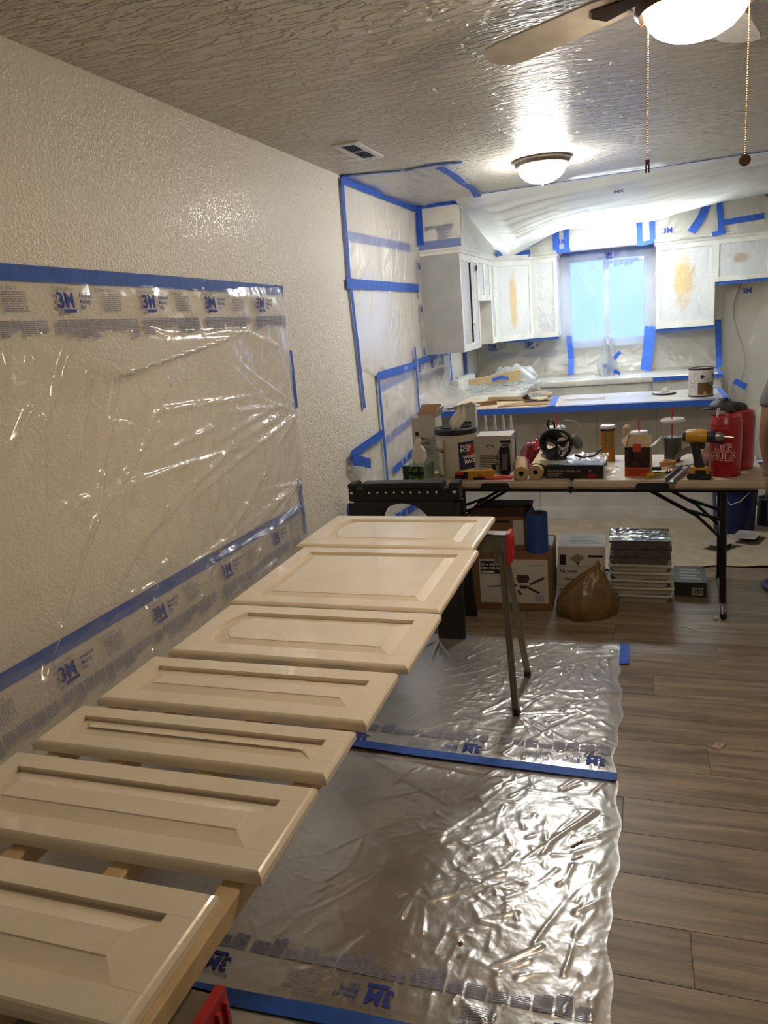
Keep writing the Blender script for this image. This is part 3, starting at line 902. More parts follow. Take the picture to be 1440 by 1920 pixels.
# ------------------------------------------------------------------ masking film on the left wall
NX, NY, NZ = (1, 0, 0), (0, -1, 0), (0, 0, -1)
wall_uv = plane_base((0, 0, 0), (0, 1, 0), (0, 0, 1))     # u = y, v = z on the left wall
CREASES = [(2.03, 1.52, 1.89, 1.24), (1.89, 1.24, 1.81, 1.08), (2.31, 1.48, 2.08, 1.27), (2.08, 1.27, 1.84, 1.11), (3.30, 1.21, 2.91, 1.01), (2.91, 1.01, 2.60, 0.84), (2.69, 1.19, 2.07, 0.99), (2.21, 1.39, 3.09, 1.35), (2.02, 1.18, 2.93, 1.16), (1.86, 1.18, 1.48, 1.19), (3.10, 1.29, 2.57, 1.22), (3.27, 1.28, 2.82, 1.51), (2.94, 1.37, 2.79, 1.48), (1.82, 1.61, 1.68, 1.41), (1.91, 1.55, 1.84, 1.39), (1.68, 1.60, 1.64, 1.47), (1.64, 1.47, 1.53, 1.37), (1.62, 1.67, 1.60, 1.55), (1.60, 1.55, 1.57, 1.48), (3.27, 0.89, 2.61, 0.83), (3.27, 0.89, 2.89, 0.94), (1.68, 1.44, 1.63, 1.23), (3.13, 1.24, 2.71, 1.19), (2.54, 1.28, 2.20, 1.24), (3.29, 1.24, 2.94, 1.35), (3.26, 1.27, 2.58, 1.33), (3.29, 1.28, 3.19, 1.55), (3.19, 1.55, 2.93, 1.63), (2.93, 1.63, 2.33, 1.64), (2.33, 1.64, 2.20, 1.67), (3.30, 1.22, 2.31, 1.04), (2.06, 1.36, 1.93, 1.40), (2.21, 1.34, 2.02, 1.24), (1.82, 1.11, 1.56, 0.84), (2.06, 1.25, 1.82, 1.11), (2.59, 1.15, 2.17, 1.05), (2.17, 1.05, 1.84, 0.88), (2.73, 0.92, 2.37, 0.78), (2.37, 0.78, 1.95, 0.64), (3.27, 0.90, 2.59, 0.83), (2.59, 0.83, 1.93, 0.80), (3.27, 0.90, 2.39, 0.76), (3.26, 0.89, 2.72, 0.72), (2.72, 0.72, 2.50, 0.57), (3.25, 0.78, 2.23, 0.73), (2.25, 0.69, 1.86, 0.59), (2.02, 0.82, 1.75, 0.85), (2.12, 0.87, 1.98, 0.86), (2.85, 0.63, 2.12, 0.61), (1.99, 0.77, 1.83, 0.74), (1.58, 0.86, 1.41, 0.68), (1.92, 0.63, 1.86, 0.59), (2.40, 0.78, 3.25, 0.75)]

# lower strip (its tape lies under the big sheet)
lf = thing('masking_film', 'lower strip of printed masking film along the left wall beside the cabinet doors', 'masking film', (0, 0.6, 0.05), 0, 'masking film sheets')
rg = np.random.default_rng(12)
def d_low(U, V):
    f = np.clip((0.79 - V) / 0.25, 0, 1)
    return 0.004 * vnoise(U, V, 0.05, rg) + f * (0.05 * vnoise(U, V, 0.3, rg) + crinkle(U, V, rg, 90, 0.05, 0.3, 0.006, 0.014, 0.002, 0.008, -1.2, 0.6))
s = Sheet(wall_uv, NX, 0.55, 3.275, 0.06, 0.80, 0.0125, d_low, lift=0.002)
part('film_sheet', s.mb(), 'film_wall', lf, 180, world=True)
tape(lf, [(0, 0.55, 0.800), (0, 1.37, 0.788), (0, 2.3, 0.776), (0, 3.285, 0.758)], NX, 0.047, off=0.004)
film_print(lambda a, b: s.at(0.62 + a, 0.765 - 0.008 * a + b, 0.002), 0.0, 2.62, 1.0, 0.46, parent=lf, seed=3)

bf = thing('masking_film', 'large creased sheet of clear masking film taped high on the left wall', 'masking film', (0, 0.6, 0.4), 0, 'masking film sheets')
rg = np.random.default_rng(4)
def d_big(U, V):
    k = np.clip((1.83 - V) / 0.06, 0, 1) * np.clip((3.36 - U) / 0.05, 0, 1)
    D = ridges(U, V, [(a, b, c, d, 0.0085, 0.022) for a, b, c, d in CREASES])
    D += 0.006 * vnoise(U, V, 0.045, rg) + 0.012 * vnoise(U, V, 0.22, rg)
    D += crinkle(U, V, rg, 120, 0.04, 0.22, 0.006, 0.010, 0.002, 0.006, 1.35, 0.5)
    # loose pouch hanging under the printed band
    top = 1.672 - 0.045 * (U - 1.76)
    low = np.where(U < 2.03, 1.665 + (U - 1.74) * (1.527 - 1.665) / 0.29, 1.527 + (U - 2.03) * (1.612 - 1.527) / 0.81)
    inside = (U > 1.74) & (U < 2.86) & (V < top) & (V > low)
    depth = np.clip((top - V) / np.maximum(top - low, 1e-3), 0, 1)
    D = np.where(inside, D * 0.3 + 0.070 * depth ** 1.2 * np.clip((top - low) / 0.13, 0, 1) + 0.012, D)
    # film pulled off the wall towards the bottom
    D += np.clip((0.95 - V) / 0.5, 0, 1) * 0.06 * np.clip((3.3 - U) / 0.6, 0, 1)
    return D * k + 0.012 * np.clip((0.80 - V) / 0.05, 0, 1)
def e_big(U, V):
    return U + 0.006 * np.sin(V * 23) * (U > 3.3) - np.where(V < 1.0, (1.0 - V) * 0.16, 0) * np.clip((U - 3.0) / 0.34, 0, 1), V
s = Sheet(wall_uv, NX, 0.55, 3.355, 0.42, 1.825, 0.009, d_big, e_big, lift=0.004)
part('film_sheet', s.mb(), 'film_wall', bf, 180, world=True)
tape(bf, [(0, 0.5, 1.843), (0, 1.65, 1.836), (0, 2.5, 1.822), (0, 3.35, 1.803)], NX, 0.044, off=0.007)
tape(bf, [(0, 3.358, 1.525), (0, 3.352, 1.245)], NX, 0.03, off=0.008)
tape(bf, [(0, 3.29, 0.91), (0, 3.295, 0.62)], NX, 0.03, off=0.008)
film_print(lambda a, b: s.at(0.60 + a, 1.822 - 0.0125 * a - 0.0 + b, 0.002), 0.0, 2.74, 1.0, 0.405, parent=bf, seed=9)

# ------------------------------------------------------------------ film column between dining room and kitchen
uf = thing('masking_film', 'tall taped masking film on the left wall from ceiling to bar height', 'masking film', (0, 4.27, 1.15), 0, 'masking film sheets')
rg = np.random.default_rng(21)
def d_col(U, V):
    return 0.010 * vnoise(U, V, 0.16, rg) + 0.002 * vnoise(U, V, 0.06, rg) + crinkle(U, V, rg, 60, 0.10, 0.5, 0.008, 0.014, 0.003, 0.010, 1.1, 0.7)
def e_col(U, V):
    lo = 1.33 - (U - 4.28) * 0.05 + 0.02 * np.sin(U * 19)
    return U, np.maximum(V, lo)
s = Sheet(wall_uv, NX, 4.27, 5.825, 1.18, 2.43, 0.012, d_col, e_col, lift=0.003)
part('film_sheet', s.mb(), 'film_kitchen', uf, 180, world=True)
tape(uf, [(0, 4.262, 2.42), (0, 4.235, 1.86)], NX, 0.045, off=0.016)
tape(uf, [(0, 4.245, 1.85), (0, 4.27, 1.5), (0, 4.292, 1.12)], NX, 0.042, off=0.016)
tape(uf, [(0, 4.27, 2.415), (0, 5.82, 2.415)], NX, 0.046, off=0.016)
tape(uf, [(0, 4.31, 2.118), (0, 5.60, 2.128)], NX, 0.055, off=0.0015)
tape(uf, [(0, 4.18, 1.850), (0, 5.70, 1.842)], NX, 0.058, off=0.017)
tape(uf, [(0, 5.80, 2.40), (0, 5.80, 2.15)], NX, 0.05, off=0.012)
film_print(lambda a, b: s.at(5.80 + b, 2.05 - a, 0.004), 0.0, 0.75, 0.8, 0.40, parent=uf, seed=2)

lc = thing('masking_film', 'crinkled masking film with slanted blue tape below the bar end', 'masking film', (0, 4.6, 0.1), 0, 'masking film sheets')
rg = np.random.default_rng(22)
s = Sheet(wall_uv, NX, 4.585, 5.44, 0.10, 1.30, 0.012, lambda U, V: 0.02 * vnoise(U, V, 0.12, rg) + 0.008 * vnoise(U, V, 0.04, rg) + crinkle(U, V, rg, 90, 0.05, 0.25, 0.007, 0.013, 0.003, 0.012), lift=0.003)
part('film_sheet', s.mb(), 'film_kitchen', lc, 180, world=True)
tape(lc, [(0, 4.580, 1.31), (0, 4.59, 0.58)], NX, 0.04, off=0.022)
tape(lc, [(0, 4.60, 1.285), (0, 5.45, 1.285)], NX, 0.055, off=0.022)
tape(lc, [(0, 5.45, 1.42), (0, 5.445, 0.90)], NX, 0.045, off=0.026)
tape(lc, [(0, 4.66, 1.20), (0, 5.43, 1.235)], NX, 0.05, off=0.0015)
tape(lc, [(0, 4.62, 0.845), (0, 5.36, 0.90)], NX, 0.055, off=0.0015)
tape(lc, [(0, 4.72, 0.635), (0, 5.26, 0.675)], NX, 0.05, off=0.024)
tape(lc, [(0, 4.70, 0.31), (0, 5.42, 0.25)], NX, 0.055, off=0.022)

ls = thing('masking_film', 'small loose masking film with folded blue tape corner behind the black sawhorse', 'masking film', (0, 3.95, 0.05), 0, 'masking film sheets')
rg = np.random.default_rng(23)
s = Sheet(wall_uv, NX, 3.96, 4.57, 0.10, 0.90, 0.012, lambda U, V: 0.03 * vnoise(U, V, 0.15, rg) + crinkle(U, V, rg, 50, 0.08, 0.35, 0.007, 0.012, 0.004, 0.014, 1.3, 0.4), lift=0.003)
part('film_sheet', s.mb(), 'film_wall', ls, 180, world=True)
tape(ls, [(0, 3.96, 0.89), (0, 4.58, 0.925)], NX, 0.055, off=0.03)
tape(ls, [(0.01, 3.955, 0.865), (0.03, 4.06, 0.835), (0.04, 4.165, 0.80)], NX, 0.06, off=0.03)
tape(ls, [(0, 3.91, 0.62), (0, 3.90, 0.54)], NX, 0.04, off=0.006)

# ceiling patch
cp = thing('masking_film', 'sheet of clear film taped to the ceiling above the bar corner', 'masking film', (0, 4.27, HC), 0, 'masking film sheets')
rg = np.random.default_rng(24)
def b_ceil(U, V):     # V 0..1 along y, U 0..1 along x
    y0, y1 = 4.28 + 0.13 * U, 5.81 + 0.02 * U
    w = 0.61 - 0.06 * np.clip(V * 1.2, 0, 1)
    X = U * w
    Yy = y0 + (y1 - y0) * V
    return np.stack([X, Yy, np.full_like(X, HC)], -1)
s = Sheet(b_ceil, NZ, 0, 1, 0, 1, 0.02, lambda U, V: 0.02 * vnoise(U, V, 0.3, rg) * np.sin(np.clip(V, 0, 1) * math.pi) + crinkle(U, V, rg, 40, 0.1, 0.5, 0.02, 0.04, 0.002, 0.012, 1.0, 0.5), lift=0.003)
part('film_sheet', s.mb(), 'film_kitchen', cp, 180, world=True)
tape(cp, [(0.0, 4.28, HC), (0.35, 4.40, HC), (0.55, 4.36, HC), (0.67, 4.42, HC)], NZ, 0.04, off=0.006)
tape(cp, [(0.55, 4.38, HC), (0.56, 4.65, HC), (0.55, 4.93, HC)], NZ, 0.055, off=0.02)
tape(cp, [(0.545, 4.92, HC), (0.548, 5.32, HC), (0.50, 5.75, HC), (0.475, 6.1, HC)], NZ, 0.05, off=0.018)
tape(cp, [(0.02, 5.805, HC), (0.33, 5.815, HC)], NZ, 0.035, off=0.006)
tape(cp, [(0.335, 5.83, HC), (0.46, 6.12, HC)], NZ, 0.035, off=0.006)

# soffit end film above the left cabinet
sf = thing('masking_film', 'printed masking film over the soffit end above the left cabinet', 'masking film', (0.0, 5.83, 2.12), 0, 'masking film sheets')
rg = np.random.default_rng(25)
s = Sheet(plane_base((0, 5.83, 0), (1, 0, 0), (0, 0, 1)), NY, 0.01, 0.335, 2.12, 2.43, 0.01, lambda U, V: 0.006 * vnoise(U, V, 0.08, rg) + crinkle(U, V, rg, 25, 0.05, 0.2, 0.005, 0.01, 0.002, 0.008), lift=0.002)
part('film_sheet', s.mb(), 'film_kitchen', sf, 180, world=True)
tape(sf, [(0.0, 5.83, 2.150), (0.335, 5.83, 2.150)], NY, 0.06, off=0.0018)
tape(sf, [(0.025, 5.83, 2.43), (0.025, 5.83, 2.16)], NY, 0.05, off=0.010)
tape(sf, [(0.0, 5.83, 2.425), (0.33, 5.83, 2.428)], NY, 0.022, off=0.012)
film_print(lambda a, b: s.at(0.065 + a, 2.415 + b - 0.04, 0.003), 0.0, 0.26, 0.9, 0.4, logo=False, parent=sf, seed=4)
gp = MB()
for i in range(9):
    rect_on(gp, lambda a, b: s.at(a, b, 0.003), 0.16, 0.25 + 0.03 * math.sin(i * 2.3), 2.25 - 0.008 * i, 2.254 - 0.008 * i)
part('fine_print', gp, 'print_grey', sf, world=True)

# ------------------------------------------------------------------ sagging film under the kitchen ceiling
kf = thing('ceiling_drape', 'big white plastic sheet sagging under the kitchen ceiling and glowing from the light behind', 'plastic sheet', (0.33, 5.55, HC))
rg = np.random.default_rng(31)
XB = np.array([0.33, 0.45, 0.60, 0.80, 0.96, 1.3, 1.65, 2.0, 2.3, 3.4])
ZB = np.array([2.14, 2.13, 2.19, 2.27, 2.325, 2.325, 2.312, 2.345, 2.39, 2.425])
def b_sag(U, V):                                         # U = x ; V 0 front (ceiling) .. 1 back (soffit)
    yf = 5.64 - 0.065 * (U - 0.5)
    left = np.clip((0.62 - U) / 0.3, 0, 1)
    zf = np.full_like(U, HC - 0.004)
    zb = np.interp(U, XB, ZB)
    yb = 7.565
    Yy = yf + (yb - yf) * V
    Z = zf + (zb - zf) * V ** (0.75 + 0.4 * left) - 0.075 * np.sin(math.pi * V) * (1 - left * 0.8) * np.clip((3.6 - U) / 2.0, 0.3, 1)
    near = np.exp(-((Yy - 7.02) / 0.3) ** 2 - ((U - 1.42) / 0.5) ** 2)
    Z = np.minimum(Z, HC - 0.004) - 0.05 * near * V
    return np.stack([U, Yy, Z], -1)
def d_sag(U, V):
    segs = []
    for i in range(70):
        u0 = 0.4 + rg.random() * 2.9; v0 = rg.random() * 0.8
        L = 0.25 + rg.random() * 0.8; a = 0.10 + 0.25 * (rg.random() - 0.4)
        segs.append((u0, v0, u0 + L, v0 - L * a, 0.012 + 0.014 * rg.random(), 0.006 + 0.012 * rg.random()))
    for i in range(26):                                  # fan of tension folds into the left corner
        a = R_(8 + 70 * rg.random()); L = 0.3 + 0.6 * rg.random()
        segs.append((0.42, 0.97, 0.42 + L * math.cos(a), 0.97 - L * 0.6 * math.sin(a), 0.014, 0.014))
    return (ridges(U, V, segs) + 0.012 * vnoise(U, V, 0.2, rg)) * np.clip(V / 0.06, 0, 1)
s = Sheet(b_sag, (0, 0, -1), 0.335, 3.4, 0, 1, 0.0135, d_sag, lift=0.0)
part('film_sheet', s.mb(), 'film_ceiling', kf, 180, world=True)
tape(kf, [(0.55, 5.635, HC), (1.5, 5.575, HC), (2.45, 5.515, HC), (3.4, 5.455, HC)], NZ, 0.032, off=0.006)
text_mb = MB()
text_on(text_mb, '3M', lambda a, b: s.at(1.50 - a, 0.13 + b, 0.004), 0, 0, 0.055, 0.02)
part('printed_logo', text_mb, 'print_grey', kf, world=True, recalc=False)

# film skirt on the left soffit face (x = 0.33) joining the drape
ks = thing('masking_film', 'draped film covering the soffit face above the left wall cabinets', 'masking film', (0.335, 5.83, 2.12), 0, 'masking film sheets')
rg = np.random.default_rng(35)
s = Sheet(plane_base((0.332, 0, 0), (0, 1, 0), (0, 0, 1)), NX, 5.835, 7.55, 2.12, 2.43, 0.013, lambda U, V: 0.02 * vnoise(U, V, 0.2, rg) + crinkle(U, V, rg, 60, 0.1, 0.4, 0.008, 0.016, 0.004, 0.016, -0.5, 0.5), lift=0.002)
part('film_sheet', s.mb(), 'film_ceiling', ks, 180, world=True)
tape(ks, [(0.334, 7.22, 2.135), (0.334, 7.5, 2.135)], NX, 0.06, off=0.03)

# film on the back soffit face with the blue tape pieces
SY = UF - 0.016
bfm = thing('masking_film', 'film taped over the soffit above the kitchen window and right cabinets', 'masking film', (0.34, SY, 2.12), 0, 'masking film sheets')
rg = np.random.default_rng(36)
s = Sheet(plane_base((0, SY, 0), (1, 0, 0), (0, 0, 1)), NY, 0.36, 2.72, 2.10, 2.42, 0.013, lambda U, V: 0.012 * vnoise(U, V, 0.15, rg) + crinkle(U, V, rg, 90, 0.08, 0.4, 0.007, 0.014, 0.003, 0.012), lift=0.002)
part('film_sheet', s.mb(), 'film_kitchen', bfm, 180, world=True)
def bt(pts, w=0.05, off=0.016, m='blue_tape'):
    return tape(bfm, [(a, SY, b) for a, b in pts], NY, w, off=off, m=m)
bt([(0.50, 2.125), (0.62, 2.13)], 0.06, 0.03)
bt([(0.62, 2.19), (0.80, 2.27), (0.88, 2.31)], 0.02, 0.02)
bt([(0.862, 2.32), (0.862, 2.13)], 0.06); bt([(0.955, 2.36), (0.957, 2.12)], 0.05); bt([(0.86, 2.118), (0.99, 2.118)], 0.035, 0.018)
bt([(1.60, 2.33), (1.607, 2.09)], 0.05); bt([(1.71, 2.32), (1.715, 2.13)], 0.05); bt([(1.60, 2.10), (1.73, 2.115)], 0.035, 0.018)
bt([(1.85, 2.345), (1.99, 2.372), (2.10, 2.374)], 0.032, 0.02)
bt([(2.04, 2.155), (2.12, 2.27), (2.165, 2.38)], 0.07, 0.022)
bt([(2.26, 2.39), (2.275, 2.26), (2.28, 2.13)], 0.05, 0.024)
bt([(2.27, 2.385), (2.33, 2.42)], 0.05, 0.026)
bt([(2.21, 2.115), (2.32, 2.13)], 0.04, 0.026)
bt([(2.30, 2.205), (2.62, 2.222)], 0.05, 0.016)
bt([(2.62, 2.40), (2.72, 2.42)], 0.05, 0.016)
for x0, z0 in ((0.875, 2.18), (1.80, 2.17)):
    mb = MB(); text_on(mb, '3M', lambda a, b: s.at(x0 + a, z0 + b, 0.004), 0, 0, 0.065, 0.028)
    part('printed_logo', mb, 'print_blue', bfm, world=True, recalc=False)

# film over the window
wf = thing('masking_film', 'bluish film stretched over the kitchen window', 'masking film', (0.9, 7.84, 1.2), 0, 'masking film sheets')
rg = np.random.default_rng(37)
s = Sheet(plane_base((0, 7.84, 0), (1, 0, 0), (0, 0, 1)), NY, 0.865, 1.735, 1.20, 2.11, 0.014, lambda U, V: 0.015 * vnoise(U, V, 0.25, rg) + crinkle(U, V, rg, 30, 0.1, 0.5, 0.008, 0.014, 0.002, 0.008, 1.5, 0.5), lift=0.002)
part('film_sheet', s.mb(), 'film_window', wf, 180, world=True)
film_print(lambda a, b: s.at(1.27 + a, 2.10 + b, 0.003), 0.0, 0.40, 1.0, 0.42, parent=wf, seed=6)
tape(wf, [(0.87, 7.84, 2.095), (1.73, 7.84, 2.085)], NY, 0.03, off=0.0005)

# backsplash film, left part wraps the corner
bsf = thing('masking_film', 'printed masking film on the backsplash left of the window', 'masking film', (0.0, 7.88, 0.93), 0, 'masking film sheets')
rg = np.random.default_rng(38)
s = Sheet(plane_base((0, 7.875, 0), (1, 0, 0), (0, 0, 1)), NY, 0.03, 0.95, 0.96, 1.335, 0.012, lambda U, V: 0.02 * vnoise(U, V, 0.2, rg) + np.clip((1.15 - V) / 0.2, 0, 1) * 0.08 + crinkle(U, V, rg, 50, 0.1, 0.5, 0.008, 0.016, 0.004, 0.016, 0.2, 0.5), lift=0.002)
part('film_sheet', s.mb(), 'film_kitchen', bsf, 180, world=True)
film_print(lambda a, b: s.at(0.10 + a, 1.325 + b, 0.003), 0.0, 0.80, 1.25, 0.30, parent=bsf, seed=7)
tape(bsf, [(0.32, 7.612, 1.326), (0.86, 7.612, 1.326)], NY, 0.03, off=0.004)
tape(bsf, [(0.94, 7.86, 1.32), (0.955, 7.84, 1.1), (0.955, 7.77, 0.95)], NY, 0.055, off=0.02)
s2 = Sheet(wall_uv, NX, 7.20, 7.87, 0.96, 1.335, 0.013, lambda U, V: 0.02 * vnoise(U, V, 0.2, rg), lift=0.003)
part('film_sheet', s2.mb(), 'film_kitchen', bsf, 180, world=True)
tape(bsf, [(0, 7.20, 1.33), (0, 7.22, 1.1), (0, 7.20, 0.95)], NX, 0.10, off=0.02)
bsr = thing('masking_film', 'masking film on the backsplash under the window behind the faucet', 'masking film', (0.95, 7.88, 0.93), 0, 'masking film sheets')
s = Sheet(plane_base((0, 7.85, 0), (1, 0, 0), (0, 0, 1)), NY, 0.96, 1.69, 0.955, 1.235, 0.012, lambda U, V: 0.02 * vnoise(U, V, 0.2, rg) + np.clip((1.1 - V) / 0.2, 0, 1) * 0.08 + crinkle(U, V, rg, 40, 0.1, 0.5, 0.008, 0.016, 0.004, 0.018, 0.3, 0.5), lift=0.002)
part('film_sheet', s.mb(), 'film_kitchen', bsr, 180, world=True)
tape(bsr, [(1.70, 7.84, 1.36), (1.685, 7.80, 1.15), (1.66, 7.75, 0.95)], NY, 0.10, off=0.02)
bs3 = thing('masking_film', 'masking film on the backsplash below the right wall cabinet', 'masking film', (1.7, 7.88, 0.93), 0, 'masking film sheets')
s = Sheet(plane_base((0, 7.87, 0), (1, 0, 0), (0, 0, 1)), NY, 1.72, 2.33, 0.96, 1.335, 0.012, lambda U, V: 0.02 * vnoise(U, V, 0.2, rg) + np.clip((1.1 - V) / 0.2, 0, 1) * 0.07 + crinkle(U, V, rg, 40, 0.1, 0.5, 0.008, 0.016, 0.004, 0.018, -0.4, 0.5), lift=0.002)
part('film_sheet', s.mb(), 'film_kitchen', bs3, 180, world=True)
film_print(lambda a, b: s.at(1.76 + a, 1.40 + b, 0.003), 0.0, 0.54, 1.1, 0.5, logo=False, parent=bs3, seed=8)
tape(bs3, [(1.75, 7.612, 1.322), (2.245, 7.612, 1.322)], NY, 0.03, off=0.004)
tape(bs3, [(2.30, 7.85, 1.37), (2.31, 7.85, 1.15), (2.315, 7.80, 0.94)], NY, 0.055, off=0.02)

# left wall under the first cabinet: film down onto the bar
wl2 = thing('masking_film', 'printed film hanging under the left wall cabinet onto the bar counter', 'masking film', (0.0, 5.5, 0.93), 0, 'masking film sheets')
rg = np.random.default_rng(39)
def b_wl2(U, V):
    X = 0.004 + 0.20 * np.clip((1.06 - V) / 0.13, 0, 1) ** 1.6
    return np.stack([X, U, np.maximum(V, 0.935)], -1)
s = Sheet(b_wl2, NX, 5.47, 6.55, 0.925, 1.335, 0.012, lambda U, V: 0.02 * vnoise(U, V, 0.1, rg) + crinkle(U, V, rg, 70, 0.05, 0.3, 0.008, 0.014, 0.004, 0.016, 1.2, 0.6), lift=0.003)
part('film_sheet', s.mb(), 'film_kitchen', wl2, 180, world=True)
film_print(lambda a, b: s.at(5.50 + a, 1.32 + b, 0.004), 0.0, 0.95, 1.2, 0.30, parent=wl2, seed=11)
tape(wl2, [(0, 5.44, 1.30), (0, 6.60, 1.325)], NX, 0.05, off=0.024)
tape(wl2, [(0, 6.57, 1.30), (0, 6.59, 1.02)], NX, 0.06, off=0.02)
tape(wl2, [(0.0, 6.78, 1.04), (0.02, 6.95, 0.97)], NX, 0.06, off=0.02)

# refrigerator space
ff = thing('masking_film', 'film hung over the wall of the empty refrigerator space', 'masking film', (2.3, 7.88, 0.05), 0, 'masking film sheets')
rg = np.random.default_rng(40)
s = Sheet(plane_base((0, 7.88, 0), (1, 0, 0), (0, 0, 1)), NY, 2.33, 3.2, 0.03, 1.70, 0.016, lambda U, V: 0.03 * vnoise(U, V, 0.3, rg) + crinkle(U, V, rg, 50, 0.2, 0.9, 0.010, 0.018, 0.004, 0.02, 1.4, 0.3), lift=0.003)
part('film_sheet', s.mb(), 'film_kitchen', ff, 180, world=True)
tape(ff, [(2.25, 7.612, 1.697), (3.1, 7.612, 1.697)], NY, 0.028, off=0.004)
mb = MB(); text_on(mb, '3M', lambda a, b: s.at(2.50 + a, 1.59 + b, 0.004), 0, 0, 0.065, 0.028)
part('printed_logo', mb, 'print_blue', ff, world=True, recalc=False)
mat('grey_cable', '#8d8f8f', 0.5)
cbm = MB().tube([(2.49, 7.83, 1.69), (2.435, 7.83, 1.52), (2.43, 7.82, 1.40), (2.47, 7.82, 1.24), (2.52, 7.82, 1.10), (2.545, 7.81, 0.98), (2.53, 7.81, 0.86), (2.495, 7.81, 0.75)], 0.005, 8)
cbo = part('wall_cable', cbm, 'grey_cable', None, 180)
tag(cbo, 'thin grey cable curving down the film in the refrigerator space', 'cable')
tpo = tape(None, [(2.45, 7.80, 0.80), (2.555, 7.80, 0.735)], NY, 0.055, off=0.004)
tag(tpo, 'slanted blue tape strip holding the grey cable to the film', 'tape')

# ------------------------------------------------------------------ film on the floor
floor_uv = plane_base((0, 0, 0), (1, 0, 0), (0, 1, 0))
UPZ = (0, 0, 1)
def floor_film(label, y0, y1, x1, seed, extra, tape_pts, print_y, star=()):
    r = thing('floor_film', label, 'plastic sheet', (0.0, y0, 0), 0, 'plastic sheets on the floor')
    rg = np.random.default_rng(seed)
    def d(U, V):
        rightness = np.clip((U - 0.55) / 0.5, 0.25, 1)
        D = rightness * crinkle(U, V, rg, 420, 0.03, 0.17, 0.0045, 0.0075, 0.0015, 0.0055)
        D = np.maximum(D, rightness * crinkle(U, V, rg, 45, 0.12, 0.40, 0.004, 0.008, 0.003, 0.008, 0.9, 0.5))
        D += 0.0022 * rightness * vnoise(U, V, 0.03, rg) + 0.006 * vnoise(U, V, 0.3, rg)
        seg = []
        for (sx, sy, n, L) in star:
            for i in range(n):
                a = 2 * math.pi * rg.random(); l_ = L * (0.4 + rg.random())
                seg.append((sx, sy, sx + l_ * math.cos(a), sy + l_ * math.sin(a), 0.0055, 0.009))
        seg += [q[:4] + (q[4] * 0.8, q[5] * 0.55) for q in extra]
        D = np.maximum(D, ridges(U, V, seg))
        return D * np.clip((V - y0) / 0.05, 0.05, 1) * np.clip((y1 - V) / 0.03, 0.1, 1) * np.clip((x1 + 0.0 - U) / 0.05, 0.15, 1)
    def e(U, V):
        k = np.clip((U - 1.3) / (x1 - 1.3), 0, 1)
        return U + k * (0.010 * np.sin(V * 9 + seed) + 0.006 * np.sin(V * 31 + seed * 2)), V
    s = Sheet(floor_uv, UPZ, 0.01, x1, y0, y1, 0.0058, d, e, lift=0.003)
    part('film_sheet', s.mb(), 'film_floor', r, 180, world=True)
    if tape_pts:
        tape(r, tape_pts, UPZ, 0.047, off=0.012)
    if print_y:
        film_print(lambda a, b: s.at(1.50 - a, print_y - b, 0.003), 0.0, 1.42, 1.0, 0.46, parent=r, seed=seed)
    return r
floor_film('far plastic floor sheet under the metal sawhorse legs', 2.425, 3.525, 1.525, 51, [(1.13, 2.75, 1.42, 2.47, 0.010, 0.014), (1.13, 2.75, 1.30, 2.50, 0.008, 0.014), (1.45, 2.62, 1.53, 2.50, 0.008, 0.012)],
           [(0.35, 2.455, 0), (0.8, 2.425, 0), (1.2, 2.412, 0), (1.525, 2.405, 0)], 2.445, [(1.13, 2.774, 16, 0.4), (1.108, 3.106, 16, 0.35), (0.62, 3.45, 6, 0.3)])
floor_film('middle plastic floor sheet with long glossy folds right of the doors', 1.30, 2.395, 1.535, 52,
           [(0.65, 2.40, 1.45, 2.26, 0.010, 0.022), (0.60, 2.36, 1.2, 2.02, 0.010, 0.016), (1.46, 2.20, 1.22, 1.86, 0.014, 0.030), (1.22, 1.86, 1.12, 1.78, 0.012, 0.022), (1.42, 2.15, 1.35, 1.95, 0.010, 0.02), (1.28, 1.72, 1.10, 1.62, 0.010, 0.02), (1.36, 1.62, 1.14, 1.44, 0.012, 0.022), (0.7, 1.98, 1.53, 1.83, 0.005, 0.008), (0.6, 1.72, 1.53, 1.58, 0.005, 0.008)],
           [(0.10, 1.255, 0), (0.5, 1.275, 0), (0.95, 1.295, 0), (1.535, 1.30, 0)], 1.325, [(1.20, 1.80, 10, 0.3)])
floor_film('nearest plastic floor sheet beneath the first cabinet doors', 0.25, 1.285, 1.54, 53, [], None, None)
ct = tape(None, [(1.535, 3.525, 0), (1.535, 3.305, 0)], UPZ, 0.046, off=0.008)
tag(ct, 'short blue tape piece at the far corner of the floor plastic', 'tape')

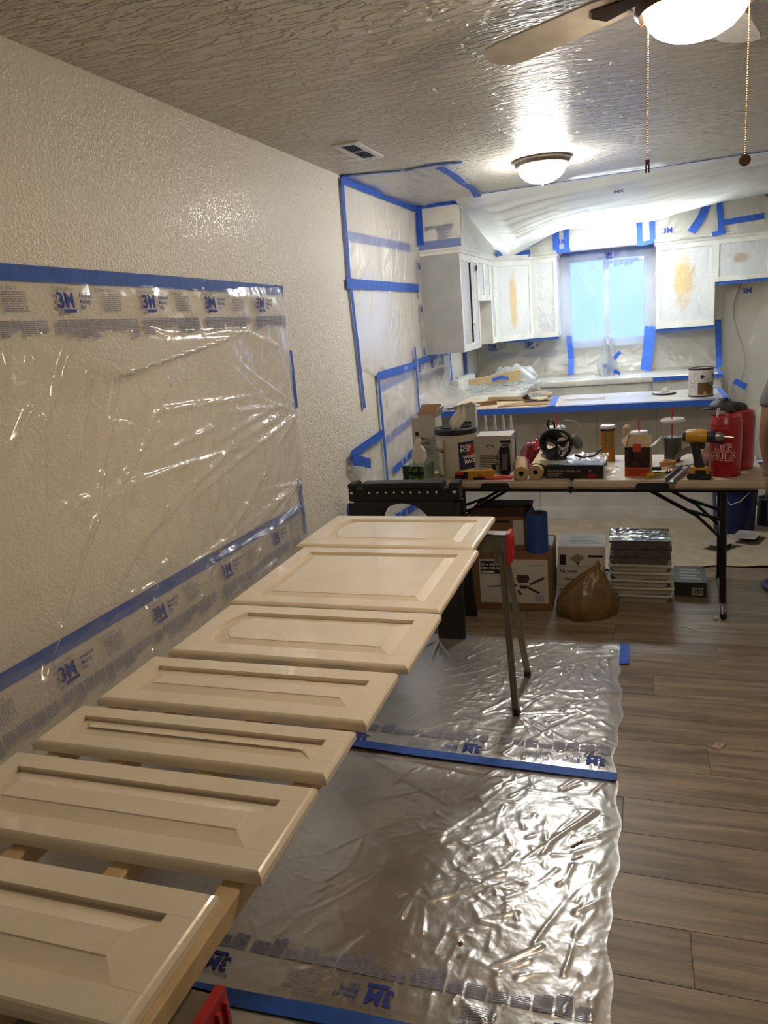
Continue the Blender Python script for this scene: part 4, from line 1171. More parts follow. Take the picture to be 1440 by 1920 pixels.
# ------------------------------------------------------------------ cabinet doors laid out to dry
def cab_door(label, x0, x1, y0, y1, arch=0.0, rz=0.0, z=0.780, fw=0.062):
    t = 0.021
    w, d = x1 - x0, y1 - y0
    cxx, cyy = (x0 + x1) / 2, (y0 + y1) / 2
    r = thing('cabinet_door', label, 'cabinet door', (cxx, cyy, z), rz, 'freshly painted cabinet doors')
    X, Y = w / 2, d / 2
    def lip(mb):
        return mb
    # profile helper: frame piece with a rounded outer edge
    def piece(name, poly, outer):
        """poly: ccw outline; outer(edge midpoint)->True for edges on the door's outside, those get a lip"""
        bm = bmesh.new()
        vb = [bm.verts.new((p[0], p[1], 0)) for p in poly]
        vt_ = [bm.verts.new((p[0], p[1], t)) for p in poly]
        bm.faces.new(list(reversed(vb)))
        bm.faces.new(vt_)
        n = len(poly)
        es = []
        for i in range(n):
            j = (i + 1) % n
            bm.faces.new((vb[i], vb[j], vt_[j], vt_[i]))
            mx, my = (poly[i][0] + poly[j][0]) / 2, (poly[i][1] + poly[j][1]) / 2
            if outer(mx, my):
                es.append(bm.edges.get((vt_[i], vt_[j])))
        bmesh.ops.recalc_face_normals(bm, faces=bm.faces)
        bmesh.ops.bevel(bm, geom=es, offset=0.009, segments=3, affect='EDGES', profile=0.35)
        me = bpy.data.meshes.new(name)
        bm.to_mesh(me); bm.free()
        me.materials.append(MATS['door_paint'])
        o = bpy.data.objects.new(name, me)
        return link(o, r)
    out = lambda a, b: abs(abs(a) - X) < 1e-4 or abs(abs(b) - Y) < 1e-4
    xi, yi = X - fw, Y - fw
    g = 0.0004
    piece('stile', [(-X, yi + g), (X, yi + g), (X, Y), (-X, Y)], out)
    piece('stile', [(-X, -Y), (X, -Y), (X, -yi - g), (-X, -yi - g)], out)
    piece('rail', [(xi, -yi), (X, -yi), (X, yi), (xi, yi)], out)
    N = 14
    if arch:
        arc = [(-xi + arch * (2 * k / N - 1) ** 2 * 1.0, -yi + 2 * yi * k / N) for k in range(N + 1)]
    else:
        arc = [(-xi, -yi), (-xi, yi)]
    piece('rail', [(-X, yi), (-X, -yi)] + arc, out)
    # raised panel
    def inset(a):
        if arch:
            q = [(-xi + a + arch * (2 * k / N - 1) ** 2, (-yi + a) + 2 * (yi - a) * k / N) for k in range(N + 1)]
        else:
            q = [(-xi + a, -yi + a), (-xi + a, yi - a)]
        return q + [(xi - a, yi - a), (xi - a, -yi + a)]
    lv = [(-0.004, t - 0.012), (0.005, t - 0.0115), (0.007, t - 0.0095), (0.040, t - 0.0025), (0.042, t - 0.0005)]
    rings = [[(x, y, zz) for x, y in inset(a)] for a, zz in lv]
    n = len(rings[0])
    vs = [(x, y, 0.005) for x, y in inset(-0.004)] + [p for q in rings for p in q]
    fs = [tuple(range(n))]
    for k in range(len(rings)):
        fs += [(k * n + i, k * n + (i + 1) % n, (k + 1) * n + (i + 1) % n, (k + 1) * n + i) for i in range(n)]
    fs.append(tuple(range(len(rings) * n, (len(rings) + 1) * n)))
    part('raised_panel', MB().add(vs, fs), 'door_paint', r)
    return r
cab_door('cream cabinet door with arched panel end, farthest of the row by the black sawhorse', 0.315, 1.030, 2.555, 2.985, 0.035, R_(-0.5))
cab_door('widest square panel cabinet door, second farthest in the drying row', 0.358, 1.052, 1.955, 2.53, 0.0)
cab_door('arched cabinet door lying third from the far end of the row', 0.372, 1.062, 1.592, 1.935, 0.034)
cab_door('plain cabinet door in the middle of the row, fourth from the front', 0.352, 1.048, 1.322, 1.56, 0.0, R_(0.4), fw=0.055)
cab_door('narrowest cabinet door of the row, third from the front', 0.338, 1.037, 1.125, 1.292, 0.0, R_(0.4), fw=0.048)
cab_door('cabinet door second from the front with lumber showing on both sides', 0.335, 1.036, 0.858, 1.092, 0.0, R_(0.6), fw=0.052)
cab_door('nearest cabinet door at the lower left corner resting on lumber', 0.285, 0.992, 0.572, 0.812, 0.0, R_(0.3), fw=0.056)

mat('lumber', '#cdb48c', 0.6, vary=0.08, vscale=20)
SZ = 0.780
for x, lab in ((0.40, 'pale lumber strip under the doors nearest the wall'), (0.56, 'second lumber strip from the wall under the doors'), (0.775, 'third lumber strip from the wall under the doors'), (0.985, 'outer lumber strip under the right ends of the doors')):
    r = part('lumber_strip', MB().box(x - 0.02, x + 0.02, 0.50 if x < 0.9 else 0.60, 3.0 if x < 0.9 else 2.96, SZ - 0.039, SZ - 0.001), 'lumber', None, bevel=0.003, segs=1)
    tag(r, lab, 'lumber', 'lumber strips under the doors')

# ------------------------------------------------------------------ metal sawhorses
mat('galvanized', '#8f8a80', 0.38, 0.85)
mat('red_plastic', '#b1282a', 0.4)
def metal_horse(label, y0, x0, x1):
    r = thing('metal_sawhorse', label, 'sawhorse', ((x0 + x1) / 2, y0, 0), 0, 'folding metal sawhorses')
    hx = (x1 - x0) / 2
    zt = SZ - 0.040
    part('beam', MB().box(-hx, hx, -0.032, -0.028, zt - 0.075, zt).box(-hx, hx, 0.028, 0.032, zt - 0.075, zt).box(-hx, hx, -0.032, 0.032, zt - 0.004, zt), 'galvanized', r)
    for sx in (-1, 1):
        xe = sx * (hx - 0.03)
        part('bracket', MB().box(xe - 0.03, xe + 0.03, 0.033, 0.036, zt - 0.12, zt - 0.005), 'galvanized', r)
        br = part('bracket', MB().box(xe - 0.03, xe + 0.03, -0.036, -0.033, zt - 0.12, zt - 0.005), 'galvanized', r)
        part('bolt', MB().lathe([(0.001, -0.042), (0.008, -0.041), (0.008, -0.036), (0.001, -0.036)], 10, axis='y').rot(Matrix.Identity(3), (xe, 0, zt - 0.06)), 'chrome', br)
        cap = MB().box(sx * hx - 0.008, sx * hx + 0.008, -0.040, 0.040, zt - 0.125, zt + 0.006)
        for q in (-0.03, -0.01, 0.01, 0.03):
            cap.box(sx * hx - 0.014, sx * hx + 0.014, q - 0.004, q + 0.004, zt - 0.11, zt - 0.01)
        part('end_cap', cap, 'red_plastic', r, bevel=0.001, segs=1)
        for sy in (-1, 1):
            a, b = Vector((xe, sy * 0.026, zt - 0.06)), Vector((xe + sx * 0.055, sy * 0.17, 0.016))
            lg = MB().bar(a, b, 0.024, 0.003, (0, 1, 0)).bar(a + Vector((-0.0115, sy * 0.008, 0)), b + Vector((-0.0115, sy * 0.008, 0)), 0.003, 0.018, (0, 1, 0)).bar(a + Vector((0.0115, sy * 0.008, 0)), b + Vector((0.0115, sy * 0.008, 0)), 0.003, 0.018, (0, 1, 0))
            lo = part('leg', lg, 'galvanized', r)
            part('foot_cap', MB().box(b.x - 0.014, b.x + 0.014, b.y - 0.012, b.y + 0.016, 0.008, 0.03), 'dark_void', lo)
    return r
metal_horse('folding metal sawhorse with red end cap under the far doors', 2.94, 0.26, 1.095)
metal_horse('folding metal sawhorse with red end cap under the nearest doors', 0.672, 0.24, 1.045)

# ------------------------------------------------------------------ black plastic sawhorse
mat('black_plastic', '#1c1c1b', 0.45, bmp=0.08, bscale=120)
mat('black_matte', '#131313', 0.6)
bh = thing('plastic_sawhorse', 'empty black plastic sawhorse with notched top standing before the folding table', 'sawhorse', (0.437, 3.64, 0))
hx = 0.30
top = MB().box(-hx, hx, -0.05, 0.05, 0.708, 0.775)
part('top_beam', top, 'black_plastic', bh, bevel=0.006)
part('top_rail', MB().box(-hx + 0.075, hx - 0.085, -0.045, 0.045, 0.775, 0.805), 'black_plastic', bh, bevel=0.004)
for a, b in ((-hx, -hx + 0.045), (hx - 0.05, hx)):
    part('end_post', MB().box(a, b, -0.05, 0.05, 0.775, 0.805), 'black_plastic', bh, bevel=0.004)
mk = MB()
for i in range(9):
    xx = -hx + 0.12 + i * 0.0456
    mk.box(xx - 0.004, xx + 0.004, -0.0535, -0.05, 0.754, 0.764)
mk.box(-hx + 0.012, -hx + 0.026, -0.0535, -0.05, 0.752, 0.764).box(hx - 0.03, hx - 0.012, -0.0535, -0.05, 0.754, 0.764)
part('ruler_marks', mk, 'white_metal', bh)
part('ruler_groove', MB().box(-hx + 0.03, hx - 0.035, -0.0515, -0.0495, 0.745, 0.771), 'black_matte', bh)
for sy in (-1, 1):
    # leg panel with arched cut-out, leaning outward
    arcp = [(0.155 * math.cos(math.pi * k / 16), 0.56 + 0.142 * math.sin(math.pi * k / 16)) for k in range(17)]
    def lean(x, z, q):
        return (x, sy * (0.03 + q + (0.70 - z) / 0.70 * 0.11), z)
    mb = MB()
    def slab(pts):
        m = len(pts)
        mb.add([lean(x, z, 0.0) for x, z in pts] + [lean(x, z, 0.028) for x, z in pts],
               [tuple(range(m)), tuple(reversed(range(m, 2 * m)))] + [(i, (i + 1) % m, m + (i + 1) % m, m + i) for i in range(m)])
    for q in range(16):
        a, b = arcp[q], arcp[q + 1]
        slab([a, (a[0], 0.712), (b[0], 0.712), b])
    for sg in (-1, 1):
        slab([(sg * 0.155, 0.712), (sg * 0.155, 0.56), (sg * 0.175, 0.0), (sg * 0.29, 0.0), (sg * 0.275, 0.45), (sg * 0.27, 0.712)])
    part('leg_panel', mb, 'black_plastic', bh)
    for sg in (-1, 1):
        part('leg_rib', MB().bar(lean(sg * 0.275, 0.70, 0.014), lean(sg * 0.29, 0.0, 0.014), 0.02, 0.05, (1, 0, 0)), 'black_plastic', bh)

# ------------------------------------------------------------------ folding table
mat('table_top', '#a39583', 0.5, vary=0.03, bmp=0.08, bscale=220)
mat('black_steel', '#16161a', 0.4, 0.3)
mat('grey_tube', '#8a8a88', 0.35, 0.8)
TZ = 0.74
TR = math.atan2(-0.052, 1.0)
tb = thing('folding_table', 'long beige folding table with black handles and legs covered in tools', 'table', (1.262, 3.888, 0), TR)
# local: x -0.914..0.914, y 0 (front) .. 0.70
for a, b in ((-0.914, -0.001), (0.001, 0.914)):
    part('table_half', MB().box(a, b, 0, 0.70, TZ - 0.046, TZ), 'table_top', tb, bevel=0.012, segs=3)
for xx in (-0.40, 0.40):
    part('carry_handle', MB().prism([(xx - 0.082, -0.003, TZ - 0.047), (xx + 0.082, -0.003, TZ - 0.047), (xx + 0.076, -0.003, TZ - 0.018), (xx + 0.068, -0.003, TZ - 0.012), (xx - 0.068, -0.003, TZ - 0.012), (xx - 0.076, -0.003, TZ - 0.018)], (0, 0, 0), (0, 0.02, 0)), 'black_matte', tb)
part('hinge_latch', MB().prism([(-0.035, -0.002, TZ - 0.046), (0.035, -0.002, TZ - 0.046), (0.0, -0.002, TZ - 0.066)], (0, 0, 0), (0, 0.03, 0)), 'black_matte', tb)
part('under_frame', MB().box(-0.88, 0.88, 0.05, 0.075, TZ - 0.07, TZ - 0.046).box(-0.88, 0.88, 0.625, 0.65, TZ - 0.07, TZ - 0.046), 'black_steel', tb)
for sx in (-1, 1):
    xl = sx * 0.735
    for yy in (0.16, 0.54):
        part('leg', MB().tube([(xl, yy, TZ - 0.06), (xl + sx * 0.01, yy, 0.045)], 0.0165, 10), 'black_steel', tb, 60)
    ft = part('foot_bar', MB().tube([(xl + sx * 0.01, 0.06, 0.016), (xl + sx * 0.01, 0.16, 0.045), (xl + sx * 0.01, 0.54, 0.045), (xl + sx * 0.01, 0.64, 0.016)], 0.0125, 10), 'grey_tube', tb, 60)
    for ya in (0.04, 0.645):
        part('foot_cap', MB().tube([(xl + sx * 0.01, ya, 0.017), (xl + sx * 0.01, ya + 0.03, 0.019)], 0.0165, 10), 'black_matte', ft)
    part('cross_bar', MB().tube([(xl, 0.16, 0.40), (xl, 0.54, 0.40)], 0.012, 8), 'black_steel', tb, 60)
    for yy in (0.22, 0.46):
        part('brace', MB().bar((sx * 0.30, yy, TZ - 0.055), (sx * 0.62, yy, 0.50), 0.02, 0.016), 'black_steel', tb)
        part('brace_link', MB().bar((sx * 0.58, yy, 0.528), (xl, yy + (0.02 if yy < 0.3 else -0.02), 0.475), 0.016, 0.014).bar((sx * 0.60, yy, 0.515), (xl, yy, 0.38), 0.016, 0.014), 'black_steel', tb)

def on_table(x, y):
    return (x, y, TZ)

# ---- tissue box
def leaf_mat():
    m, n, l, bs, out = new_mat('leaf_print')
    v = coords(n, l, (1, 1, 0.8))
    t = noise(n, l, v, 26, 2, 0.5, 2.0)
    r = ramp(n, l, t.outputs['Fac'], [(0.40, lin('#0b0f0d')), (0.53, lin('#0d120f')), (0.555, lin('#3f6a22')), (0.60, lin('#6f8d30')), (0.63, lin('#0b0f0d')), (0.70, lin('#174652'))])
    r.color_ramp.interpolation = 'LINEAR'
    l.new(r.outputs[0], bs.inputs['Base Color'])
    bs.inputs['Roughness'].default_value = 0.4
    MATS['leaf_print'] = m
leaf_mat()
mat('pale_green_card', '#6f8a78', 0.5, vary=0.12, vscale=25)
mat('tissue', '#cfcbc2', 0.8)
tbx = thing('tissue_box', 'tissue box printed with dark tropical leaves at the left table end', 'tissue box', on_table(0.415, 3.99), R_(-8))
part('box', MB().box(-0.065, 0.065, -0.07, 0.08, 0, 0.088), 'pale_green_card', tbx, bevel=0.002)
part('front_print', MB().box(-0.064, 0.064, -0.0712, -0.0702, 0.001, 0.087), 'leaf_print', tbx)
rg = np.random.default_rng(60)
def crumple_cone(w, h, seed, lean=(0, 0), n=22, m=14):
    r_ = np.random.default_rng(seed)
    ph = r_.random(6) * 6.28
    P = np.zeros((m, n, 3))
    for j in range(m):
        f = j / (m - 1)
        for i in range(n):
            a = 2 * math.pi * i / (n - 1)
            rad = w * (0.45 + 0.65 * math.sin(f * math.pi * 0.8)) * (1 + 0.40 * math.sin(3 * a + ph[0] + 2 * f) + 0.28 * math.sin(6 * a + ph[1] - 2 * f)) * (1 - 0.55 * f)
            P[j, i] = (rad * math.cos(a) + lean[0] * f, rad * 0.55 * math.sin(a) + lean[1] * f, h * f * (1 + 0.22 * math.sin(2 * a + ph[2]) * f))
    return MB().grid(P)
part('tissue', crumple_cone(0.045, 0.125, 3, (0.015, 0)).rot(Matrix.Identity(3), (0.0, 0.0, 0.086)), 'tissue', tbx, 180)

# ---- opened carton with writing
mat('white_card', '#a9a7a2', 0.6, vary=0.03)
mat('brown_card', '#7a5c3d', 0.7, vary=0.06)
mat('ink_black', '#121212', 0.6)
mat('ink_red', '#a0161c', 0.6)
mat('ink_white', '#d8d6d0', 0.6)
gb = thing('carton', 'tall white carton with open flaps behind the tissue box', 'box', on_table(0.392, 4.32), R_(-4))
part('walls', MB().box(-0.075, 0.075, -0.06, -0.057, 0, 0.31).box(-0.075, 0.075, 0.057, 0.06, 0, 0.31).box(-0.075, -0.072, -0.057, 0.057, 0, 0.31).box(0.072, 0.075, -0.057, 0.057, 0, 0.31).box(-0.072, 0.072, -0.057, 0.057, 0, 0.003), 'white_card', gb)
part('flap', MB().hexa([(0.072, -0.06, 0.31), (0.075, -0.06, 0.309), (0.075, 0.06, 0.309), (0.072, 0.06, 0.31), (0.095, -0.065, 0.365), (0.097, -0.065, 0.363), (0.097, 0.06, 0.363), (0.095, 0.06, 0.365)]), 'white_card', gb)
part('flap', MB().hexa([(-0.075, 0.057, 0.31), (0.072, 0.057, 0.31), (0.072, 0.06, 0.31), (-0.075, 0.06, 0.31), (-0.06, 0.10, 0.37), (0.065, 0.10, 0.37), (0.065, 0.103, 0.37), (-0.06, 0.103, 0.37)]), 'brown_card', gb)
mb = MB()
fn = plane_fn((-0.075, -0.06, 0), (1, 0, 0), (0, 0, 1))
text_on(mb, 'Pro', fn, 0.075, 0.175, 0.026, 0.02, align='c')
text_on(mb, 'Series', fn, 0.075, 0.152, 0.026, 0.02, align='c')
for i in range(4):
    rect_on(mb, fn, 0.03, 0.12 - 0.02 * (i % 2), 0.12 - 0.012 * i, 0.124 - 0.012 * i)
mb.lathe([(0.0005, 0), (0.013, 0)], 20)
for k in range(-40, 0):
    x, y, z = mb.v[k]
    mb.v[k] = fn(0.03 + x, 0.215 + y)
part('lettering', mb, 'ink_black', gb, recalc=False)

# ---- carton leaning with long grey flap beside it
gb2 = thing('carton', 'grey printed carton tilted behind the rag bucket', 'box', on_table(0.605, 4.40), R_(6))
part('sleeve', MB().hexa([(-0.07, -0.05, 0.0), (0.07, -0.05, 0.0), (0.07, 0.05, 0.0), (-0.07, 0.05, 0.0), (-0.045, -0.05, 0.335), (0.075, -0.05, 0.36), (0.075, 0.05, 0.36), (-0.045, 0.05, 0.335)]), 'white_card', gb2)
part('flap', MB().hexa([(-0.045, -0.052, 0.335), (0.075, -0.052, 0.36), (0.075, -0.049, 0.36), (-0.045, -0.049, 0.335), (-0.05, -0.10, 0.365), (0.06, -0.10, 0.385), (0.06, -0.097, 0.386), (-0.05, -0.097, 0.366)]), 'tissue', gb2)
part('barcode', MB().box(0.0, 0.045, -0.0512, -0.0503, 0.23, 0.265), 'ink_black', gb2)

# ---- rag bucket
mat('white_plastic', '#bdb9ae', 0.4)
mat('label_navy', '#23264f', 0.4)
mat('label_red', '#8f2433', 0.4)
rb = thing('rag_bucket', 'white plastic bucket of rags with black lid and dark blue label', 'bucket', on_table(0.617, 4.11))
part('bucket_wall', MB().lathe([(0.001, 0.0), (0.106, 0.0), (0.110, 0.006), (0.115, 0.228), (0.118, 0.235), (0.118, 0.248), (0.001, 0.248)], 40), 'white_plastic', rb, 40)
lid = part('lid', MB().lathe([(0.122, 0.240), (0.123, 0.266), (0.118, 0.272), (0.095, 0.272), (0.090, 0.264), (0.03, 0.262), (0.001, 0.262)], 40), 'black_plastic', rb, 40)
for a in (20, 110, 200, 290):
    part('lid_rib', MB().box(0.03, 0.09, -0.006, 0.006, 0.262, 0.270).rot(Matrix.Rotation(R_(a), 3, 'Z')), 'black_plastic', lid)
part('rag', crumple_cone(0.04, 0.105, 8, (0.045, 0.0)).rot(Matrix.Identity(3), (0.0, -0.01, 0.262)), 'tissue', rb, 180)
part('handle_mount', MB().box(-0.085, -0.05, -0.122, -0.095, 0.165, 0.215).box(-0.075, -0.055, -0.118, -0.10, 0.02, 0.165), 'white_plastic', rb, bevel=0.004)
part('handle', MB().tube([(-0.1, -0.07, 0.16), (-0.07, -0.115, 0.15), (-0.05, -0.122, 0.155)], 0.003, 6), 'black_steel', rb, 180)
def cyl_fn(rad, a0, z0=0.0, taper=0.0, off=0.0012):
    return lambda x, y: ((rad + taper * (z0 + y) + off) * math.cos(a0 + x / rad), (rad + taper * (z0 + y) + off) * math.sin(a0 + x / rad), z0 + y)
cf = cyl_fn(0.112, R_(-72), 0.0, 0.022)
mb = MB(); rect_on(mb, cf, 0.0, 0.10, 0.045, 0.20, 12); part('label', mb, 'label_navy', rb, recalc=False)
cf2 = cyl_fn(0.112, R_(-72), 0.0, 0.022, 0.0016)
mb = MB(); rect_on(mb, cf2, 0.045, 0.10, 0.11, 0.185, 8); part('label_patch', mb, 'label_red', rb, recalc=False)
cf3 = cyl_fn(0.112, R_(-72), 0.0, 0.022, 0.0022)
mb = MB()
text_on(mb, 'TOOL', cf3, 0.008, 0.168, 0.024, 0.03); text_on(mb, 'BOX', cf3, 0.008, 0.147, 0.026, 0.03)
text_on(mb, 'WHITE', cf3, 0.022, 0.105, 0.026, 0.03); text_on(mb, 'RAGS', cf3, 0.03, 0.078, 0.030, 0.03)
part('lettering', mb, 'ink_white', rb, recalc=False)

# ---- four caulk tubes
mat('caulk_blue', '#23246a', 0.4)
mat('caulk_yellow', '#8f7a2a', 0.4)
mat('nozzle_white', '#c9c9c6', 0.4)
for i, (x, y, lab) in enumerate(((0.745, 4.335, 'leftmost caulk tube behind the white carton'), (0.80, 4.335, 'second caulk tube from the left behind the white carton'), (0.848, 4.345, 'third caulk tube from the left behind the white carton'), (0.898, 4.315, 'rightmost caulk tube behind the white carton'))):
    r = thing('caulk_tube', lab, 'caulk tube', on_table(x, y), 0, 'caulk tubes on the folding table')
    part('cartridge', MB().lathe([(0.001, 0), (0.0235, 0), (0.0235, 0.205), (0.021, 0.21), (0.001, 0.21)], 20), 'caulk_blue', r, 40)
    part('label_band', MB().lathe([(0.0238, 0.165), (0.0238, 0.195)], 20, a0=R_(-130), a1=R_(-40)), 'caulk_yellow', r, 180)
    part('nozzle', MB().lathe([(0.012, 0.21), (0.0105, 0.222), (0.0085, 0.235), (0.0045, 0.296), (0.001, 0.297)], 14), 'nozzle_white', r, 40)

# ---- white carton in front of the tubes
wc = thing('carton', 'square white carton with printed diagram and dark label', 'box', on_table(0.826, 4.195), R_(-3))
part('box', MB().box(-0.10, 0.10, -0.045, 0.045, 0, 0.203), 'white_card', wc, bevel=0.002)
part('open_lid', MB().hexa([(-0.10, -0.045, 0.2035), (0.10, -0.045, 0.2035), (0.10, 0.05, 0.2035), (-0.10, 0.05, 0.2035), (-0.10, -0.045, 0.206), (0.10, -0.045, 0.206), (0.10, 0.055, 0.218), (-0.10, 0.055, 0.218)]), 'white_card', wc)
fn = plane_fn((-0.10, -0.045, 0), (1, 0, 0), (0, 0, 1))
mb = MB()
rect_on(mb, fn, 0.135, 0.195, 0.165, 0.18); rect_on(mb, fn, 0.145, 0.19, 0.15, 0.16)
rect_on(mb, fn, 0.08, 0.105, 0.01, 0.04)
for k in range(10):
    a = math.pi * k / 9
    rect_on(mb, fn, 0.075 + 0.018 * math.cos(a) - 0.003, 0.075 + 0.018 * math.cos(a) + 0.003, 0.14 + 0.012 * math.sin(a), 0.146 + 0.012 * math.sin(a))
for i in range(7):
    rect_on(mb, fn, 0.015, 0.10 + 0.05 * ((i * 7) % 3) / 3, 0.095 - 0.011 * i, 0.0985 - 0.011 * i)
part('printing', mb, 'ink_black', wc, recalc=False)

# ---- black drink can
sc = thing('drink_can', 'slim black can standing before the white carton', 'can', on_table(0.893, 4.085))
part('can_body', MB().lathe([(0.001, 0), (0.024, 0), (0.030, 0.008), (0.0305, 0.135), (0.026, 0.148), (0.027, 0.155), (0.024, 0.152), (0.001, 0.151)], 24), mat('can_black', '#15161a', 0.3, 0.4), sc, 40)
part('printing', MB().lathe([(0.0308, 0.03), (0.0308, 0.12)], 10, a0=R_(-110), a1=R_(-55)), mat('can_grey', '#4b4d55', 0.4), sc, 180)

# ---- yellow packet and red handled pliers in front of the bucket
pk = thing('glue_packet', 'red and yellow packet lying in front of the rag bucket', 'packet', on_table(0.745, 3.965), R_(4))
part('packet', MB().hexa([(-0.105, -0.02, 0.0), (0.105, -0.02, 0.0), (0.105, 0.03, 0.0), (-0.105, 0.03, 0.0), (-0.095, -0.018, 0.048), (0.10, -0.015, 0.05), (0.10, 0.025, 0.05), (-0.1, 0.025, 0.046)]), mat('packet_yellow', '#a5791d', 0.4, vary=0.1), pk, bevel=0.003)
part('packet_end', MB().box(-0.108, -0.035, -0.0215, -0.0195, 0.006, 0.046), mat('packet_dark', '#2e1a16', 0.4, vary=0.3, vscale=60), pk)
part('packet_band', MB().box(-0.108, -0.06, -0.0225, -0.021, 0.03, 0.046), 'ink_red', pk)
mb = MB(); fn = plane_fn((-0.02, -0.0205, 0.018), (1, 0, 0.03), (0, 0.0, 1)); rect_on(mb, fn, 0.035, 0.06, 0.0, 0.009)
part('printing', mb, 'ink_red', pk, recalc=False)
pl = thing('pliers', 'red handled pliers lying by the table edge', 'pliers', on_table(0.84, 3.955), R_(4))
part('jaw', MB().box(-0.10, -0.03, -0.012, 0.012, 0.002, 0.014), 'black_steel', pl, bevel=0.003)
for sg in (-1, 1):
    part('handle', MB().tube([(-0.04, sg * 0.004, 0.008), (0.0, sg * 0.016, 0.008), (0.06, sg * 0.020, 0.009), (0.11, sg * 0.014, 0.009)], 0.007, 8), 'red_plastic', pl, 60)

# ---- kraft paper rolls pointing at the viewer
mat('kraft', '#8a6f4c', 0.7, vary=0.05)
mat('kraft_pale', '#b7a88c', 0.75, vary=0.04)
mat('roll_end', '#9a815a', 0.8, vary=0.12, vscale=90)
def paper_roll(label, x, y, rz, L, rad, m, sheet=False):
    r = thing('paper_roll', label, 'paper roll', on_table(x, y), rz, 'masking paper rolls')
    part('roll', MB().lathe([(rad, 0.0), (rad, L)], 26, (0, 0, rad), axis='y').lathe([(0.014, 0.0), (0.014, L)], 26, (0, 0, rad), axis='y'), m, r, 60)
    for q in (-0.0005, L):
        part('roll_end', MB().lathe([(0.014, q), (rad, q)], 26, (0, 0, rad), axis='y'), 'roll_end', r)
    part('core', MB().lathe([(0.0005, 0.012), (0.0138, 0.012)], 20, (0, 0, rad), axis='y'), 'dark_void', r)
    if sheet:
        rg2 = np.random.default_rng(66)
        P = np.zeros((16, 24, 3))
        for j in range(16):
            for i in range(24):
                a = R_(200 - 180 * i / 23)
                rr = rad + 0.004 + 0.012 * (i > 16) * (i - 16) / 7
                P[j, i] = (rr * math.cos(a) + 0.02 * (j / 15), 0.035 + 0.27 * j / 15, rad + rr * math.sin(a) + 0.045 * (j / 15) + 0.004 * rg2.random())
        part('loose_sheet', MB().grid(P), 'kraft_pale', r, 180)
paper_roll('brown masking paper roll, left of the two rolls', 1.005, 3.915, R_(8), 0.30, 0.037, 'kraft')
paper_roll('pale masking paper roll with a loose sheet, beside the painting set', 1.079, 3.925, R_(-2), 0.31, 0.039, 'kraft_pale', True)

# ---- crumpled snack bags
def pillow(w, d, h, seed, n=20):
    r_ = np.random.default_rng(seed)
    u = np.linspace(-1, 1, n)
    U, V = np.meshgrid(u, u)
    bulge = np.clip(1 - U ** 4, 0, 1) * np.clip(1 - V ** 4, 0, 1)
    nz = vnoise(U + 2, V + 2, 0.35, r_) * 0.6 + 0.55
    Z = h * bulge * nz
    top = np.stack([U * w / 2, V * d / 2, Z + 0.004], -1)
    bot = np.stack([U * w / 2, V * d / 2, np.full_like(Z, 0.001)], -1)
    return MB().grid(top).grid(bot[:, ::-1])
mat('candy_pink', '#8f3a52', 0.25, vary=0.25, vscale=40)
mat('candy_red', '#7d1f2e', 0.25, vary=0.2, vscale=40)
r = thing('snack_bag', 'crumpled dark red snack bag behind the paper rolls', 'snack bag', on_table(1.028, 4.37), R_(15))
part('bag', pillow(0.17, 0.16, 0.10, 3).rot(Matrix.Rotation(R_(22), 3, 'X'), (0, 0, 0.035)), 'candy_red', r, 180)
part('bag_prop', MB().box(-0.06, 0.06, 0.0, 0.06, 0, 0.03), 'candy_pink', r, bevel=0.006)
r = thing('snack_bag', 'small pink packet leaning left of the paper rolls', 'snack bag', on_table(0.968, 4.245), R_(-10))
part('bag', pillow(0.09, 0.08, 0.06, 9), 'candy_pink', r, 180)

# ---- painting set box
ps = thing('painting_set', 'flat black painting set box with shrink wrap and white lettering', 'box', on_table(1.275, 3.945), R_(-4.5))
part('box', MB().box(-0.148, 0.148, 0, 0.20, 0, 0.070), mat('box_black', '#1a1918', 0.4, vary=0.15, vscale=30), ps, bevel=0.003)
fn = plane_fn((-0.148, 0, 0), (1, 0, 0), (0, 0, 1))
mb = MB()
text_on(mb, '9pc Premium Painting Set', fn, 0.012, 0.036, 0.0165, 0.012)
text_on(mb, '9"', fn, 0.225, 0.032, 0.022, 0.02)
for i in range(3):
    rect_on(mb, fn, 0.012, 0.09 - 0.01 * i, 0.024 - 0.006 * i, 0.0265 - 0.006 * i)
part('lettering', mb, mat('ink_grey', '#8c8a85', 0.6), ps, recalc=False)
mb = MB(); rect_on(mb, fn, 0.22, 0.262, 0.014, 0.022); rect_on(mb, fn, 0.22, 0.27, 0.006, 0.009)
part('red_lettering', mb, 'ink_red', ps, recalc=False)
rg = np.random.default_rng(70)
s = Sheet(plane_base((-0.14, 0.005, 0.072), (1, 0, 0), (0, 1, 0)), (0, 0, 1), 0, 0.30, 0, 0.19, 0.008, lambda U, V: 0.03 * vnoise(U, V, 0.05, rg) + crinkle(U, V, rg, 40, 0.03, 0.12, 0.004, 0.009, 0.003, 0.02))
part('shrink_wrap', s.mb(), 'film_bag', ps, 180)
s = Sheet(plane_base((0.15, -0.012, 0.001), (0.9, 0, -0.0), (-0.1, 0.55, 0.35)), (0.3, -0.7, 0.6), 0, 0.09, 0, 0.14, 0.007, lambda U, V: 0.016 * vnoise(U, V, 0.03, rg) + crinkle(U, V, rg, 30, 0.02, 0.08, 0.003, 0.006, 0.002, 0.01))
part('loose_wrapper', s.mb(), 'film_bag', ps, 180)

